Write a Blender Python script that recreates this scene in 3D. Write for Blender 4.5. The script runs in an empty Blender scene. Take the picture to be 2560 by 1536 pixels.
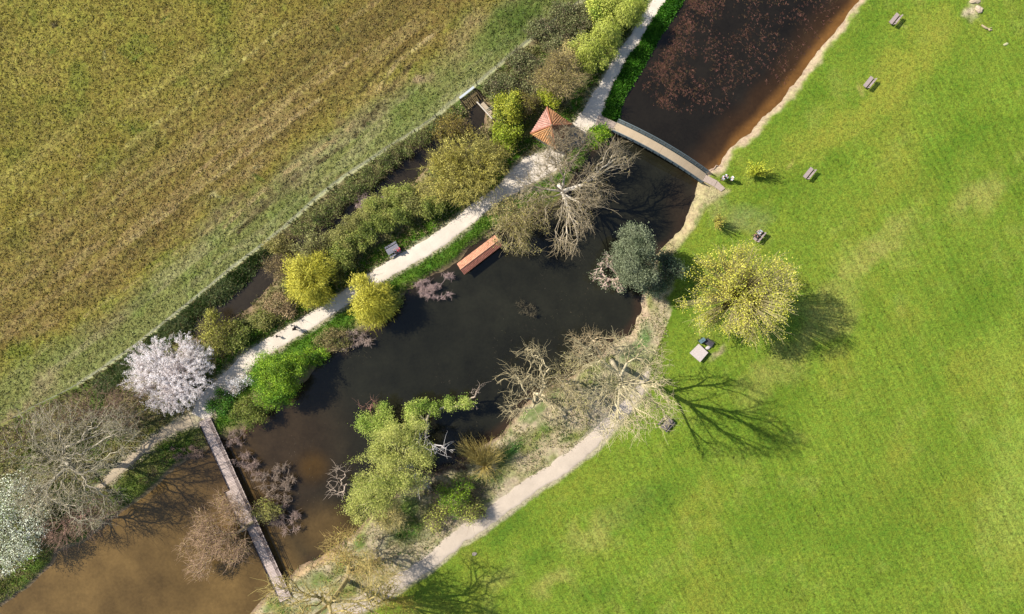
import bpy, math, random
import numpy as np
from mathutils import Vector, Matrix

# ------------------------------------------------------------------ camera, light, exposure
S = bpy.context.scene
COL = S.collection
H = 95.0                    # drone height (m)
PXM = 18.0                  # photo pixels per metre on the ground
CX, CY = 1280.0, 768.0
SUN_EL = math.radians(43)
SHADOW_AZ = math.radians(-20)   # shadows run right and a little down in the picture

cam_d = bpy.data.cameras.new("camera")
cam = bpy.data.objects.new("camera", cam_d); COL.objects.link(cam)
cam.location = (0, 0, H); cam.rotation_euler = (0, 0, 0)
cam_d.sensor_fit = 'HORIZONTAL'; cam_d.sensor_width = 36.0
cam_d.lens = 36.0 * H / (2560.0 / PXM)
cam_d.clip_start = 0.5; cam_d.clip_end = 6000
S.camera = cam

world = bpy.data.worlds.new("World"); S.world = world; world.use_nodes = True
nt = world.node_tree; nt.nodes.clear()
sky = nt.nodes.new('ShaderNodeTexSky'); sky.sky_type = 'NISHITA'; sky.sun_disc = False
sky.sun_elevation = SUN_EL; sky.sun_rotation = math.radians(-70)
bg = nt.nodes.new('ShaderNodeBackground'); bg.inputs['Strength'].default_value = 0.11
wo = nt.nodes.new('ShaderNodeOutputWorld')
nt.links.new(sky.outputs[0], bg.inputs[0]); nt.links.new(bg.outputs[0], wo.inputs[0])

sd = bpy.data.lights.new("sun", 'SUN'); sd.energy = 4.8; sd.angle = math.radians(0.5)
sd.color = (1.0, 0.955, 0.88)
sun = bpy.data.objects.new("sun", sd); COL.objects.link(sun)
tr = Vector((math.cos(SHADOW_AZ)*math.cos(SUN_EL), math.sin(SHADOW_AZ)*math.cos(SUN_EL), -math.sin(SUN_EL)))
sun.rotation_euler = tr.to_track_quat('-Z', 'Y').to_euler(); sun.location = (-60, 20, 90)

S.view_settings.view_transform = 'Standard'; S.view_settings.look = 'None'
S.view_settings.exposure = 0.85; S.view_settings.gamma = 1.0
GAIN = 2.05                 # displayed linear value of a white sunlit level surface

# ------------------------------------------------------------------ helpers
RNG = np.random.default_rng(7)
def lin(c):
    c = np.asarray(c, float)/255.0
    return np.where(c <= 0.04045, c/12.92, ((c+0.055)/1.055)**2.4)
def alb(*c, k=1.0):
    return np.clip(lin(c)/GAIN*k, 0.002, 0.9)
def W(px, py, z=0.0):
    """a point seen at photo pixel (px,py) whose height is z"""
    f = (H - z)/H
    return ((px-CX)/PXM*f, (CY-py)/PXM*f, z)
def WA(pts): 
    a = np.asarray(pts, float); return np.stack([(a[:,0]-CX)/PXM, (CY-a[:,1])/PXM], 1)

def vnoise(x, y, scale, seed):
    """smooth value noise, roughly -1..1"""
    x = x/scale; y = y/scale
    xi = np.floor(x).astype(np.int64); yi = np.floor(y).astype(np.int64)
    fx = x-xi; fy = y-yi; fx = fx*fx*(3-2*fx); fy = fy*fy*(3-2*fy)
    def h(a, b):
        n = (a*374761393 + b*668265263 + seed*982451653) & 0xffffffff
        n = ((n ^ (n >> 13))*1274126177) & 0xffffffff
        n = n ^ (n >> 16)
        return (n & 0xffff)/32767.5 - 1
    return (h(xi,yi)*(1-fx)+h(xi+1,yi)*fx)*(1-fy)+(h(xi,yi+1)*(1-fx)+h(xi+1,yi+1)*fx)*fy
def fnoise(x, y, scale, seed, octs=4):
    s = 0; a = 1; t = 0
    for o in range(octs):
        s = s + a*vnoise(x+o*13.7, y-o*7.3, scale/2**o, seed+o*17); t += a; a *= 0.55
    return s/t*1.5
def sstep(a, b, x):
    t = np.clip((x-a)/(b-a), 0, 1); return t*t*(3-2*t)
def seg_dist(X, Y, pts, closed=False):
    pts = np.asarray(pts); n = len(pts); best = np.full(X.shape, 1e18); arg = np.zeros(X.shape)
    acc = 0.0
    for i in range(n if closed else n-1):
        a = pts[i]; b = pts[(i+1) % n]; d = b-a; L2 = d@d+1e-12
        t = np.clip(((X-a[0])*d[0]+(Y-a[1])*d[1])/L2, 0, 1)
        q = (X-a[0]-t*d[0])**2+(Y-a[1]-t*d[1])**2
        m = q < best; best = np.where(m, q, best); arg = np.where(m, i+t, arg)
    return np.sqrt(best), arg
def inside(X, Y, poly):
    c = np.zeros(X.shape, bool); n = len(poly)
    for i in range(n):
        x0, y0 = poly[i]; x1, y1 = poly[(i+1) % n]
        if y0 == y1: continue
        m = ((y0 > Y) != (y1 > Y)) & (X < (x1-x0)*(Y-y0)/(y1-y0)+x0)
        c ^= m
    return c
def sdf(X, Y, poly):
    d, _ = seg_dist(X, Y, poly, True)
    return np.where(inside(X, Y, poly), -d, d)     # negative inside

class MD:
    """collects geometry with a colour per vertex and builds ONE mesh object"""
    def __init__(s): s.v = []; s.c = []; s.f = []; s.n = 0
    def add(s, v, f, c, mat=0, smooth=False):
        v = np.asarray(v, float).reshape(-1, 3); f = np.asarray(f, np.int64)
        c = np.asarray(c, float)
        if c.ndim == 1: c = np.tile(c, (len(v), 1))
        s.v.append(v); s.c.append(c); s.f.append((f+s.n, mat, smooth)); s.n += len(v)
        return s
    def box(s, ctr, size, c, rz=0.0, mat=0, M=None, taper=1.0):
        x, y, z = [q/2 for q in size]
        v = np.array([(-x,-y,-z),(x,-y,-z),(x,y,-z),(-x,y,-z),(-x*taper,-y*taper,z),(x*taper,-y*taper,z),(x*taper,y*taper,z),(-x*taper,y*taper,z)])
        if M is not None: v = v@np.array(M.to_3x3()).T
        elif rz:
            a, b = math.cos(rz), math.sin(rz); v = v@np.array([[a,b,0],[-b,a,0],[0,0,1]])
        v = v+np.asarray(ctr)
        return s.add(v, [(0,3,2,1),(4,5,6,7),(0,1,5,4),(1,2,6,5),(2,3,7,6),(3,0,4,7)], c, mat)
    def bar(s, p0, p1, w, h, c, mat=0):
        p0 = Vector(p0); p1 = Vector(p1); d = p1-p0
        q = d.to_track_quat('X', 'Z').to_matrix()
        return s.box((p0+p1)/2, (d.length, w, h), c, M=q, mat=mat)
    def build(s, name, mats, parent=None, **tags):
        if not s.v: return None
        v = np.concatenate(s.v); c = np.concatenate(s.c)
        if c.shape[1] == 3: c = np.concatenate([c, np.ones((len(c), 1))], 1)
        li = []; ls = []; mi = []; sm = []; pos = 0
        for f, m, smooth in s.f:
            k = f.shape[1]; li.append(f.ravel()); ls.append(pos+np.arange(len(f))*k)
            mi.append(np.full(len(f), m)); sm.append(np.full(len(f), smooth)); pos += f.size
        li = np.concatenate(li); ls = np.concatenate(ls)
        me = bpy.data.meshes.new(name)
        me.vertices.add(len(v)); me.vertices.foreach_set('co', v.astype(np.float32).ravel())
        me.loops.add(len(li)); me.loops.foreach_set('vertex_index', li.astype(np.int32))
        me.polygons.add(len(ls)); me.polygons.foreach_set('loop_start', ls.astype(np.int32))
        me.polygons.foreach_set('material_index', np.concatenate(mi).astype(np.int32))
        me.polygons.foreach_set('use_smooth', np.concatenate(sm).astype(bool))
        me.update(calc_edges=True)
        a = me.color_attributes.new('Col', 'FLOAT_COLOR', 'POINT'); a.data.foreach_set('color', c.astype(np.float32).ravel())
        for m in (mats if isinstance(mats, (list, tuple)) else [mats]): me.materials.append(m)
        o = bpy.data.objects.new(name, me); COL.objects.link(o)
        if parent is not None: o.parent = parent
        for k2, t in tags.items(): o[k2] = t
        return o

def thing(name, label, cat, loc=(0,0,0), rz=0.0, group=None):
    o = bpy.data.objects.new(name, None); COL.objects.link(o); o.empty_display_size = 0.3
    o.location = loc; o.rotation_euler = (0, 0, rz); o['label'] = label; o['category'] = cat
    if group: o['group'] = group
    return o
def dup(root, loc, rz, label):
    r = root.copy(); COL.objects.link(r); r.location = loc; r.rotation_euler = (0, 0, rz); r['label'] = label
    for ch in list(root.children):
        c = ch.copy(); COL.objects.link(c); c.parent = r
        for g in ch.children:
            d = g.copy(); COL.objects.link(d); d.parent = c
    return r

# ------------------------------------------------------------------ materials
def new_mat(name):
    m = bpy.data.materials.new(name); m.use_nodes = True; t = m.node_tree; t.nodes.clear()
    o = t.nodes.new('ShaderNodeOutputMaterial'); return m, t, o
def N(t, kind, **kw):
    n = t.nodes.new(kind)
    for k, v in kw.items():
        if k.startswith('_'): setattr(n, k[1:], v)
        else: n.inputs[k].default_value = v
    return n
def math_n(t, op, a, b=None, c=None):
    n = t.nodes.new('ShaderNodeMath'); n.operation = op
    for i, q in enumerate((a, b, c)):
        if q is None: continue
        if isinstance(q, (int, float)): n.inputs[i].default_value = q
        else: t.links.new(q, n.inputs[i])
    return n.outputs[0]
def attr_col(t, name='Col'):
    n = t.nodes.new('ShaderNodeAttribute'); n.attribute_name = name; return n

def mat_leaf(name, trans=0.3, rough=0.6):
    m, t, o = new_mat(name); a = attr_col(t)
    p = N(t, 'ShaderNodeBsdfPrincipled', Roughness=rough); t.links.new(a.outputs['Color'], p.inputs['Base Color'])
    p.inputs['Specular IOR Level'].default_value = 0.25
    tr_ = N(t, 'ShaderNodeBsdfTranslucent'); t.links.new(a.outputs['Color'], tr_.inputs['Color'])
    mx = N(t, 'ShaderNodeMixShader', Fac=trans)
    t.links.new(p.outputs[0], mx.inputs[1]); t.links.new(tr_.outputs[0], mx.inputs[2]); t.links.new(mx.outputs[0], o.inputs[0])
    return m
def mat_solid(name, rough=0.8, nscale=3.0, namp=0.25, spec=0.3, metallic=0.0, bump=0.0, stretch=None):
    m, t, o = new_mat(name); a = attr_col(t)
    tc = N(t, 'ShaderNodeTexCoord'); src = tc.outputs['Object']
    if stretch:
        mp = N(t, 'ShaderNodeMapping'); mp.inputs['Scale'].default_value = stretch
        t.links.new(src, mp.inputs[0]); src = mp.outputs[0]
    no = N(t, 'ShaderNodeTexNoise', Scale=nscale, Detail=6.0, Roughness=0.65); t.links.new(src, no.inputs['Vector'])
    f = math_n(t, 'MULTIPLY_ADD', math_n(t, 'SUBTRACT', no.outputs['Fac'], 0.5), namp*4, 1.0)
    vm = N(t, 'ShaderNodeVectorMath', _operation='SCALE'); t.links.new(a.outputs['Color'], vm.inputs[0]); t.links.new(f, vm.inputs['Scale'])
    p = N(t, 'ShaderNodeBsdfPrincipled', Roughness=rough, Metallic=metallic); p.inputs['Specular IOR Level'].default_value = spec
    t.links.new(vm.outputs[0], p.inputs['Base Color'])
    if bump:
        b = N(t, 'ShaderNodeBump', Strength=1.0, Distance=bump); t.links.new(no.outputs['Fac'], b.inputs['Height']); t.links.new(b.outputs[0], p.inputs['Normal'])
    t.links.new(p.outputs[0], o.inputs[0]); return m

M_LEAF = mat_leaf('leaves'); M_BLOSSOM = mat_leaf('blossom', 0.4)
M_BARK = mat_solid('bark', 0.9, 5.0, 0.25, 0.15, bump=0.03)
M_WOOD = mat_solid('weathered_wood', 0.85, 4.0, 0.2, 0.2, stretch=(1, 6, 6))
M_PATH = mat_solid('gravel_path', 0.95, 6.0, 0.06, 0.1, bump=0.03)
M_STONE = mat_solid('stone', 0.9, 5.0, 0.15, 0.2, bump=0.02)
M_TILE = mat_solid('roof_tile', 0.8, 2.2, 0.4, 0.3, bump=0.01)
M_METAL = mat_solid('painted_steel', 0.45, 3.0, 0.08, 0.5, 0.3)
M_CLOTH = mat_solid('cloth', 0.9, 9.0, 0.1, 0.1)
M_SKIN = mat_solid('skin', 0.6, 9.0, 0.05, 0.3)

def mat_ground():
    m, t, o = new_mat('ground_cover'); a = attr_col(t); k = attr_col(t, 'Mask')
    sep = N(t, 'ShaderNodeSeparateColor'); t.links.new(k.outputs['Color'], sep.inputs[0])
    F, L, B = sep.outputs[0], sep.outputs[1], sep.outputs[2]
    tc = N(t, 'ShaderNodeTexCoord')
    def noise(scale, detail, rough, mp=None, dist=0.0):
        n = N(t, 'ShaderNodeTexNoise', Scale=scale, Detail=detail, Roughness=rough, Distortion=dist)
        t.links.new(mp if mp else tc.outputs['Object'], n.inputs['Vector']); return n.outputs['Fac']
    # lawn: fine mottle and mown corduroy running steeply down the picture
    rot = N(t, 'ShaderNodeMapping'); rot.inputs['Rotation'].default_value = (0, 0, math.radians(63)); t.links.new(tc.outputs['Object'], rot.inputs[0])
    st = N(t, 'ShaderNodeMapping'); st.inputs['Scale'].default_value = (0.09, 1.9, 1); t.links.new(rot.outputs[0], st.inputs[0])
    stripes = noise(1.1, 3.0, 0.6, st.outputs[0])
    fine = noise(2.2, 8.0, 0.8); vfine = noise(6.0, 3.0, 0.7); mid = noise(0.5, 4.0, 0.6)
    clod = noise(1.7, 6.0, 0.72, dist=0.6)
    vor = N(t, 'ShaderNodeTexVoronoi', Scale=3.1, Randomness=1.0); t.links.new(tc.outputs['Object'], vor.inputs['Vector'])
    def cen(x, amp): return math_n(t, 'MULTIPLY', math_n(t, 'SUBTRACT', x, 0.5), amp)
    # brightness factors
    dL = math_n(t, 'ADD', math_n(t, 'ADD', cen(fine, 2.7), cen(vfine, 2.6)), math_n(t, 'MULTIPLY', cen(stripes, 1.0), B))
    dF = math_n(t, 'ADD', cen(clod, 1.9), math_n(t, 'ADD', cen(fine, 1.4), cen(vfine, 2.8)))
    dR = math_n(t, 'ADD', cen(fine, 2.4), cen(clod, 0.9))
    fac = math_n(t, 'ADD', math_n(t, 'MULTIPLY', dL, L), math_n(t, 'MULTIPLY', dF, F))
    rest = math_n(t, 'MAXIMUM', math_n(t, 'SUBTRACT', math_n(t, 'SUBTRACT', 1.0, L), F), 0.0)
    fac = math_n(t, 'ADD', fac, math_n(t, 'MULTIPLY', dR, rest))
    fac = math_n(t, 'MAXIMUM', math_n(t, 'ADD', fac, 1.0), 0.12)
    # hue: mottle between a greener and a yellower cast of the painted colour
    hs = N(t, 'ShaderNodeHueSaturation'); t.links.new(a.outputs['Color'], hs.inputs['Color'])
    hue = math_n(t, 'ADD', 0.5, math_n(t, 'MULTIPLY', math_n(t, 'ADD', cen(mid, 0.04), cen(clod, 0.10)), 1.0))
    t.links.new(hue, hs.inputs['Hue'])
    vm = N(t, 'ShaderNodeVectorMath', _operation='SCALE'); t.links.new(hs.outputs[0], vm.inputs[0]); t.links.new(fac, vm.inputs['Scale'])
    p = N(t, 'ShaderNodeBsdfPrincipled', Roughness=0.95); p.inputs['Specular IOR Level'].default_value = 0.1
    t.links.new(vm.outputs[0], p.inputs['Base Color'])
    hgt = math_n(t, 'ADD', math_n(t, 'MULTIPLY', fine, 0.10), math_n(t, 'MULTIPLY', math_n(t, 'MULTIPLY', clod, 0.35), F))
    hgt = math_n(t, 'ADD', hgt, math_n(t, 'MULTIPLY', math_n(t, 'MULTIPLY', stripes, 0.06), B))
    b = N(t, 'ShaderNodeBump', Strength=0.8, Distance=1.0); t.links.new(hgt, b.inputs['Height']); t.links.new(b.outputs[0], p.inputs['Normal'])
    t.links.new(p.outputs[0], o.inputs[0]); return m
M_GROUND = mat_ground()

def mat_water():
    m, t, o = new_mat('pond_water'); a = attr_col(t); tc = N(t, 'ShaderNodeTexCoord')
    n1 = N(t, 'ShaderNodeTexNoise', Scale=0.35, Detail=7.0, Roughness=0.62); t.links.new(tc.outputs['Object'], n1.inputs['Vector'])
    n2 = N(t, 'ShaderNodeTexNoise', Scale=2.5, Detail=6.0, Roughness=0.7); t.links.new(tc.outputs['Object'], n2.inputs['Vector'])
    f = math_n(t, 'MULTIPLY_ADD', math_n(t, 'SUBTRACT', n1.outputs[0], 0.5), 1.0, 1.0)
    f = math_n(t, 'ADD', f, math_n(t, 'MULTIPLY', math_n(t, 'SUBTRACT', n2.outputs[0], 0.5), 0.8))
    vm = N(t, 'ShaderNodeVectorMath', _operation='SCALE'); t.links.new(a.outputs['Color'], vm.inputs[0]); t.links.new(f, vm.inputs['Scale'])
    p = N(t, 'ShaderNodeBsdfPrincipled', Roughness=0.06, IOR=1.33); t.links.new(vm.outputs[0], p.inputs['Base Color'])
    n3 = N(t, 'ShaderNodeTexNoise', Scale=1.6, Detail=3.0); t.links.new(tc.outputs['Object'], n3.inputs['Vector'])
    b = N(t, 'ShaderNodeBump', Strength=0.25, Distance=0.05); t.links.new(n3.outputs[0], b.inputs['Height']); t.links.new(b.outputs[0], p.inputs['Normal'])
    t.links.new(p.outputs[0], o.inputs[0]); return m
M_WATER = mat_water()

# ------------------------------------------------------------------ plan of the place (photo pixels on the ground)
POND = WA([(2450,-470),(2380,-560),(2240,-620),(2080,-610),(1950,-540),(1850,-400),(1760,-230),(1725,-60),(1708,0),(1688,40),(1648,91),(1618,151),(1597,182),(1577,215),(1554,249),(1547,300),(1535,330),(1503,357),
 (1480,374),(1456,401),(1446,418),(1436,450),(1400,500),(1340,540),(1290,560),(1246,576),(1210,596),(1182,614),(1151,654),(1126,668),(1070,696),
 (1028,724),(1000,745),(974,792),(926,823),(852,883),(812,887),(785,924),(765,954),(731,981),(697,1011),(667,1035),(647,1055),(613,1072),
 (600,1090),(575,1100),(545,1105),(523,1119),(490,1141),(463,1153),(411,1196),(360,1243),(309,1281),(257,1320),(197,1367),(146,1380),(129,1414),
 (86,1457),(34,1500),(0,1521),(-60,1560),(-300,1750),(-330,1960),(-200,2140),(100,2190),(400,2080),(560,1850),(600,1600),(620,1536),(635,1518),(660,1495),(685,1477),(715,1450),
 (734,1426),(747,1415),(779,1401),(815,1385),(826,1371),(886,1329),(907,1307),(945,1275),(1000,1225),(1060,1190),(1100,1172),(1169,1140),(1205,1112),
 (1246,1089),(1284,1046),(1310,1010),(1345,985),(1389,960),(1436,932),(1483,901),(1523,864),(1574,837),(1601,787),(1600,755),(1606,735),(1630,700),
 (1632,660),(1643,635),(1686,592),(1703,565),(1723,531),(1737,490),(1745,457),(1750,440),(1772,421),(1803,407),(1823,374),(1847,350),(1874,327),
 (1905,295),(1967,233),(2003,186),(2029,145),(2060,109),(2112,47),(2148,0),(2300,-220)])
DITCH = WA([(1196,262),(1190,300),(1160,335),(1110,358),(1050,400),(1000,440),(955,485),(915,520),(850,560),(790,592),(720,622),(690,655),(650,700),(600,755),(550,785),(500,820)])
DITCH_W = 1.35
FENCE = WA([(1700,-200),(1460,0),(1387,52),(1310,114),(1242,171),(1187,217),(1147,247),(1077,305),(994,357),(932,399),(859,445),(797,492),(714,569),(662,611),(580,673),(487,750),(414,807),(342,864),(259,921),(190,968),(100,1010),(0,1066),(-120,1130),(-400,1300)])
PATH = [(1990,-640,30),(1900,-480,30),(1800,-290,30),(1730,-150,30),(1690,-70,30),(1650,0,30),(1614,51,30),(1587,101,31),(1557,135,32),(1537,175,34),(1513,216,36),(1496,249,44),(1480,290,52),(1452,325,52),(1425,360,46),(1395,395,58),(1330,424,68),(1290,452,58),(1256,480,36),(1196,520,38),
 (1151,558,40),(1102,595,40),(1049,630,39),(993,660,39),(937,694,38),(900,718,36),(856,749,35),(805,784,35),(755,816,35),(704,846,36),(654,877,38),(620,900,41),(586,934,42),(556,964,44),(529,994,50),(512,1022,56),(500,1048,46)]
SIDE = [(482,1050,34),(429,1071,24),(386,1101,20),(334,1144,20),(274,1196,18),(240,1225,10)]
SOUTH = [(1622,925,10),(1606,965,22),(1575,1010,32),(1540,1045,40),(1503,1080,46),(1470,1115,42),(1419,1158,40),(1345,1206,38),(1271,1256,42),(1207,1303,42),(1143,1350,38),(1091,1393,36),(1040,1427,36),(980,1466,40),(929,1496,42),(880,1525,44),(800,1580,44),(600,1720,44)]
def pl(p): return WA([q[:2] for q in p]), np.array([q[2] for q in p])/PXM/2
PATHS = [pl(PATH), pl(SIDE), pl(SOUTH)]
def path_sd(X, Y, which=(0,1,2)):
    best = np.full(X.shape, 1e9)
    for i in which:
        P, wd = PATHS[i]; d, a = seg_dist(X, Y, P); best = np.minimum(best, d-np.interp(a, np.arange(len(wd)), wd))
    return best
WATER_Z = -0.5

def fields(X, Y):
    """all signed distances the ground needs"""
    wx = 0.35*fnoise(X, Y, 1.6, 5, 3); wy = 0.35*fnoise(X, Y, 1.6, 9, 3)
    dp = sdf(X+wx*0.7, Y+wy*0.7, POND)
    dd, _ = seg_dist(X+wx, Y+wy, DITCH); dd = dd-DITCH_W*(1+0.3*fnoise(X, Y, 5, 77, 2))
    pp = path_sd(X, Y)
    # signed distance to the fence, positive on the field side
    F = FENCE; poly = np.vstack([F, [(-300, F[-1][1]), (-300, 300), (F[0][0]+75, 300)]])
    df, _ = seg_dist(X, Y, F); df = np.where(inside(X, Y, poly), df, -df)
    return dp, dd, pp, df
def ground_z(X, Y, fl=None, rough=True):
    dp, dd, pp, df = fl if fl is not None else fields(X, Y)
    z = 0.12*fnoise(X, Y, 14, 31, 3)*sstep(0.5, 6, np.abs(pp))
    z = np.where(df > 0, z+0.25*sstep(0, 3, df), z)
    if rough:
        r = RAND(X, Y)
        z = z+r*np.where(df > 0.3, 0.075, np.where((df < -0.5) & (pp > 0.2), 0.02, 0))
    w = np.minimum(dp, dd*1.0)
    slope = sstep(0, 1.3, w)
    z = np.where(w > 0, (WATER_Z-0.02)*(1-slope)+z*slope, WATER_Z-0.02-np.clip(-w, 0, 4)*0.3)
    pm = sstep(0.6, 0.0, pp)
    z = z*(1-pm)+np.minimum(0.0, 0)*pm
    return z
def RAND(X, Y): return vnoise(X, Y, 0.30, 401)+0.7*vnoise(X+50, Y, 0.62, 402)

# ------------------------------------------------------------------ ground sheet
def axis(lo, hi, step, far):
    core = np.arange(lo, hi+step/2, step); out = []; x = hi; s = step
    while x < far: s *= 1.35; x += s; out.append(x)
    out = np.array(out); x = lo; s = step; neg = []
    while x > -far: s *= 1.35; x -= s; neg.append(x)
    return np.concatenate([np.array(neg)[::-1], core, out])
gx = axis(-78, 78, 0.2, 2500); gy = axis(-48, 48, 0.2, 2500)
GX, GY = np.meshgrid(gx, gy)
fl = fields(GX, GY); dp, dd, pp, df = fl
GZ = ground_z(GX, GY, fl)
PX = GX*PXM+CX; PY = CY-GY*PXM
PXw = PX+fnoise(GX, GY, 4, 55, 4)*26; PYw = PY+fnoise(GX, GY, 4, 56, 4)*26
col = np.zeros(GX.shape+(3,))
def mixc(c, w): 
    global col
    col = col*(1-w[..., None])+np.asarray(c)*w[..., None]
def blob(cx, cy, rx, ry, ang, c, s=1.0, hard=0.5):
    a = math.radians(ang); u = (PXw-cx)*math.cos(a)+(PYw-cy)*math.sin(a); v = -(PXw-cx)*math.sin(a)+(PYw-cy)*math.cos(a)
    r = np.sqrt((u/rx)**2+(v/ry)**2)*(1+.4*NZ); mixc(c, s*sstep(1.25, hard*0.4, r)*zone*np.clip(1+.5*NZ2, 0, 1.1))
# lawn side
one = np.ones(GX.shape); zone = one; NZ = fnoise(GX, GY, 2.6, 351, 4); NZ2 = fnoise(GX, GY, 1.2, 352, 4)
col[:] = alb(130, 152, 48)
n8 = fnoise(GX, GY, 9, 61, 4); n3 = fnoise(GX, GY, 3.0, 62, 4)
mixc(alb(146, 152, 54), 0.7*sstep(0.05, 0.8, n8)); mixc(alb(110, 138, 36), 0.6*sstep(0.05, 0.8, -n8)); mixc(alb(160, 165, 75), 0.35*sstep(0.2, 0.8, n3)); mixc(alb(100, 134, 34), 0.3*sstep(0.1, 0.7, NZ))
Y1 = alb(160, 162, 60); Y2 = alb(168, 166, 82); G1 = alb(106, 137, 36); G2 = alb(96, 128, 36)
for b in [(2250,190,190,60,-40,Y1,.8),(2080,330,150,50,-40,Y1,.7),(2440,500,120,45,-30,Y2,.7),(2180,640,140,35,-45,Y2,.8),(2060,800,160,60,-40,Y2,.75),(1950,920,150,60,-40,Y2,.6),
          (1700,570,80,30,-40,Y1,.4),(1480,1330,90,45,-20,Y2,.7),(1560,1280,120,35,-30,Y2,.5),(1380,1460,60,25,-30,Y2,.7),(1250,1440,60,30,-20,Y2,.5),(1860,540,60,50,0,alb(150,155,95),.6),
          (2350,60,120,60,0,Y1,.55),(2500,900,90,150,0,alb(152,172,62),.5),(2530,1250,90,250,0,alb(158,174,72),.6),(2050,220,60,40,-40,G1,.7),(2400,380,160,60,-40,G1,.8),(1950,480,120,50,-20,G1,.7),
          (2450,760,150,80,-50,G1,.7),(1620,1260,160,60,-30,G2,.7),(1280,1330,90,40,-35,G2,.75),(1340,1400,60,40,-20,G2,.6),(1700,780,90,60,0,G1,.8),(1850,1060,120,60,20,G1,.5),(2160,60,60,120,35,G1,.6),(1990,260,50,120,40,G1,.6),
          (2140,228,22,9,-50,Y2,.9),(1985,420,24,8,-50,Y2,.9),(2240,62,14,6,0,Y2,.8),(1765,480,60,30,30,alb(180,172,110),.7),(1790,885,26,12,-50,alb(190,170,130),.8),(1500,1480,110,40,0,G2,.5),(2250,1300,200,120,-30,G1,.5),(1900,1330,200,100,-60,G1,.45),(2440,22,26,18,20,alb(226,205,170),.8)]:
    blob(*b)
# rough east bank between the water and the lawn / south path
Ps = PATHS[2][0]
def seg_side(X, Y):
    # +1 on the pond side of the dirt path, -1 on its lawn side
    P = PATHS[2][0]; d, a_ = seg_dist(X, Y, P); i = np.minimum(a_.astype(int), len(P)-2); q = P[i]; r = P[i+1]
    return -np.sign((r[..., 0]-q[..., 0])*(Y-q[..., 1])-(r[..., 1]-q[..., 1])*(X-q[..., 0]))
bank_poly = WA([(1700,600),(1690,640),(1665,700),(1660,760),(1670,840),(1660,900),(1655,960),(1620,1010),(1580,1040),(1500,1085),(1419,1160),(1271,1258),(1143,1350),(1040,1427),(929,1496),(860,1540),(560,1740),(560,1500),(900,1250),(1200,1080),(1450,880),(1560,780),(1590,700),(1660,600)])
db = sdf(GX+1.3*n3+.6*NZ2, GY+1.0*n8+.5*NZ, bank_poly)
bankm = sstep(0.7, -1.2, db)*sstep(.0, .25, path_sd(GX+.1*NZ2, GY, (2,))*np.sign(seg_side(GX, GY))+.15); zone = bankm
mixc(alb(150, 152, 84), bankm*0.8)
mixc(alb(214, 194, 158), bankm*0.9*sstep(-0.6, 0.15, fnoise(GX, GY, 3.6, 71, 4))); mixc(alb(100, 132, 48), bankm*0.75*sstep(0.1, 0.6, fnoise(GX, GY, 3.0, 73, 4)))
for b in [(1360,1130,150,28,-37,alb(214,192,155),.8),(1490,990,80,50,-30,alb(214,196,160),.8),(1180,1220,70,45,-30,alb(120,100,80),.7),(1110,1320,80,28,-35,alb(212,190,152),.75),(1010,1350,70,25,-10,alb(74,112,34),.9),(930,1410,90,26,-30,alb(200,180,138),.6),
          (1300,1110,28,14,-30,alb(60,118,44),.9),(1290,1215,60,26,-30,alb(200,180,145),.5),(800,1450,60,26,-30,alb(120,138,60),.8),(1600,850,22,70,30,alb(78,132,50),.8),(760,1500,60,14,-10,alb(214,200,170),.9),(1070,1210,60,30,0,alb(96,72,56),.8),
          (1620,900,40,60,30,alb(200,196,140),.6)]:
    blob(*b)
zone = one
# sandy margin of the lawn shore
ps, _ = seg_dist(GX, GY, WA([(2320,-260),(2148,0),(2060,109),(1967,233),(1874,327),(1803,407),(1745,457),(1737,490),(1703,565),(1660,620),(1600,740),(1601,787),(1523,864)]))
prog = sstep(1.35, 0.5, dp+0.35*n3+.3*NZ2)*sstep(-0.5, 0, dp)
eastm = (PX > 1590) & (df < 0) & ((PX-1500) > (PY-1000)*-1.2*0+0)
SAND = alb(206, 182, 148)
mixc(SAND, prog*(ps < 2.0))
sandp = sdf(GX+0.35*n3, GY+0.35*n8, WA([(1740,440),(1800,470),(1822,476),(1800,490),(1760,520),(1735,570),(1700,620),(1665,650),(1640,640),(1720,540)]))
mixc(alb(206, 188, 140), sstep(0.4, -0.3, sandp)*0.85); mixc(alb(120, 150, 60), sstep(0.4, -0.3, sandp)*0.6*sstep(0.1, .6, fnoise(GX, GY, 1.4, 83, 3)))
beach = sdf(GX+0.3*n3, GY, WA([(720,1420),(790,1385),(840,1365),(850,1385),(790,1420),(740,1450)]))
mixc(alb(208, 178, 134), sstep(0.3, -0.3, beach))
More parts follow.
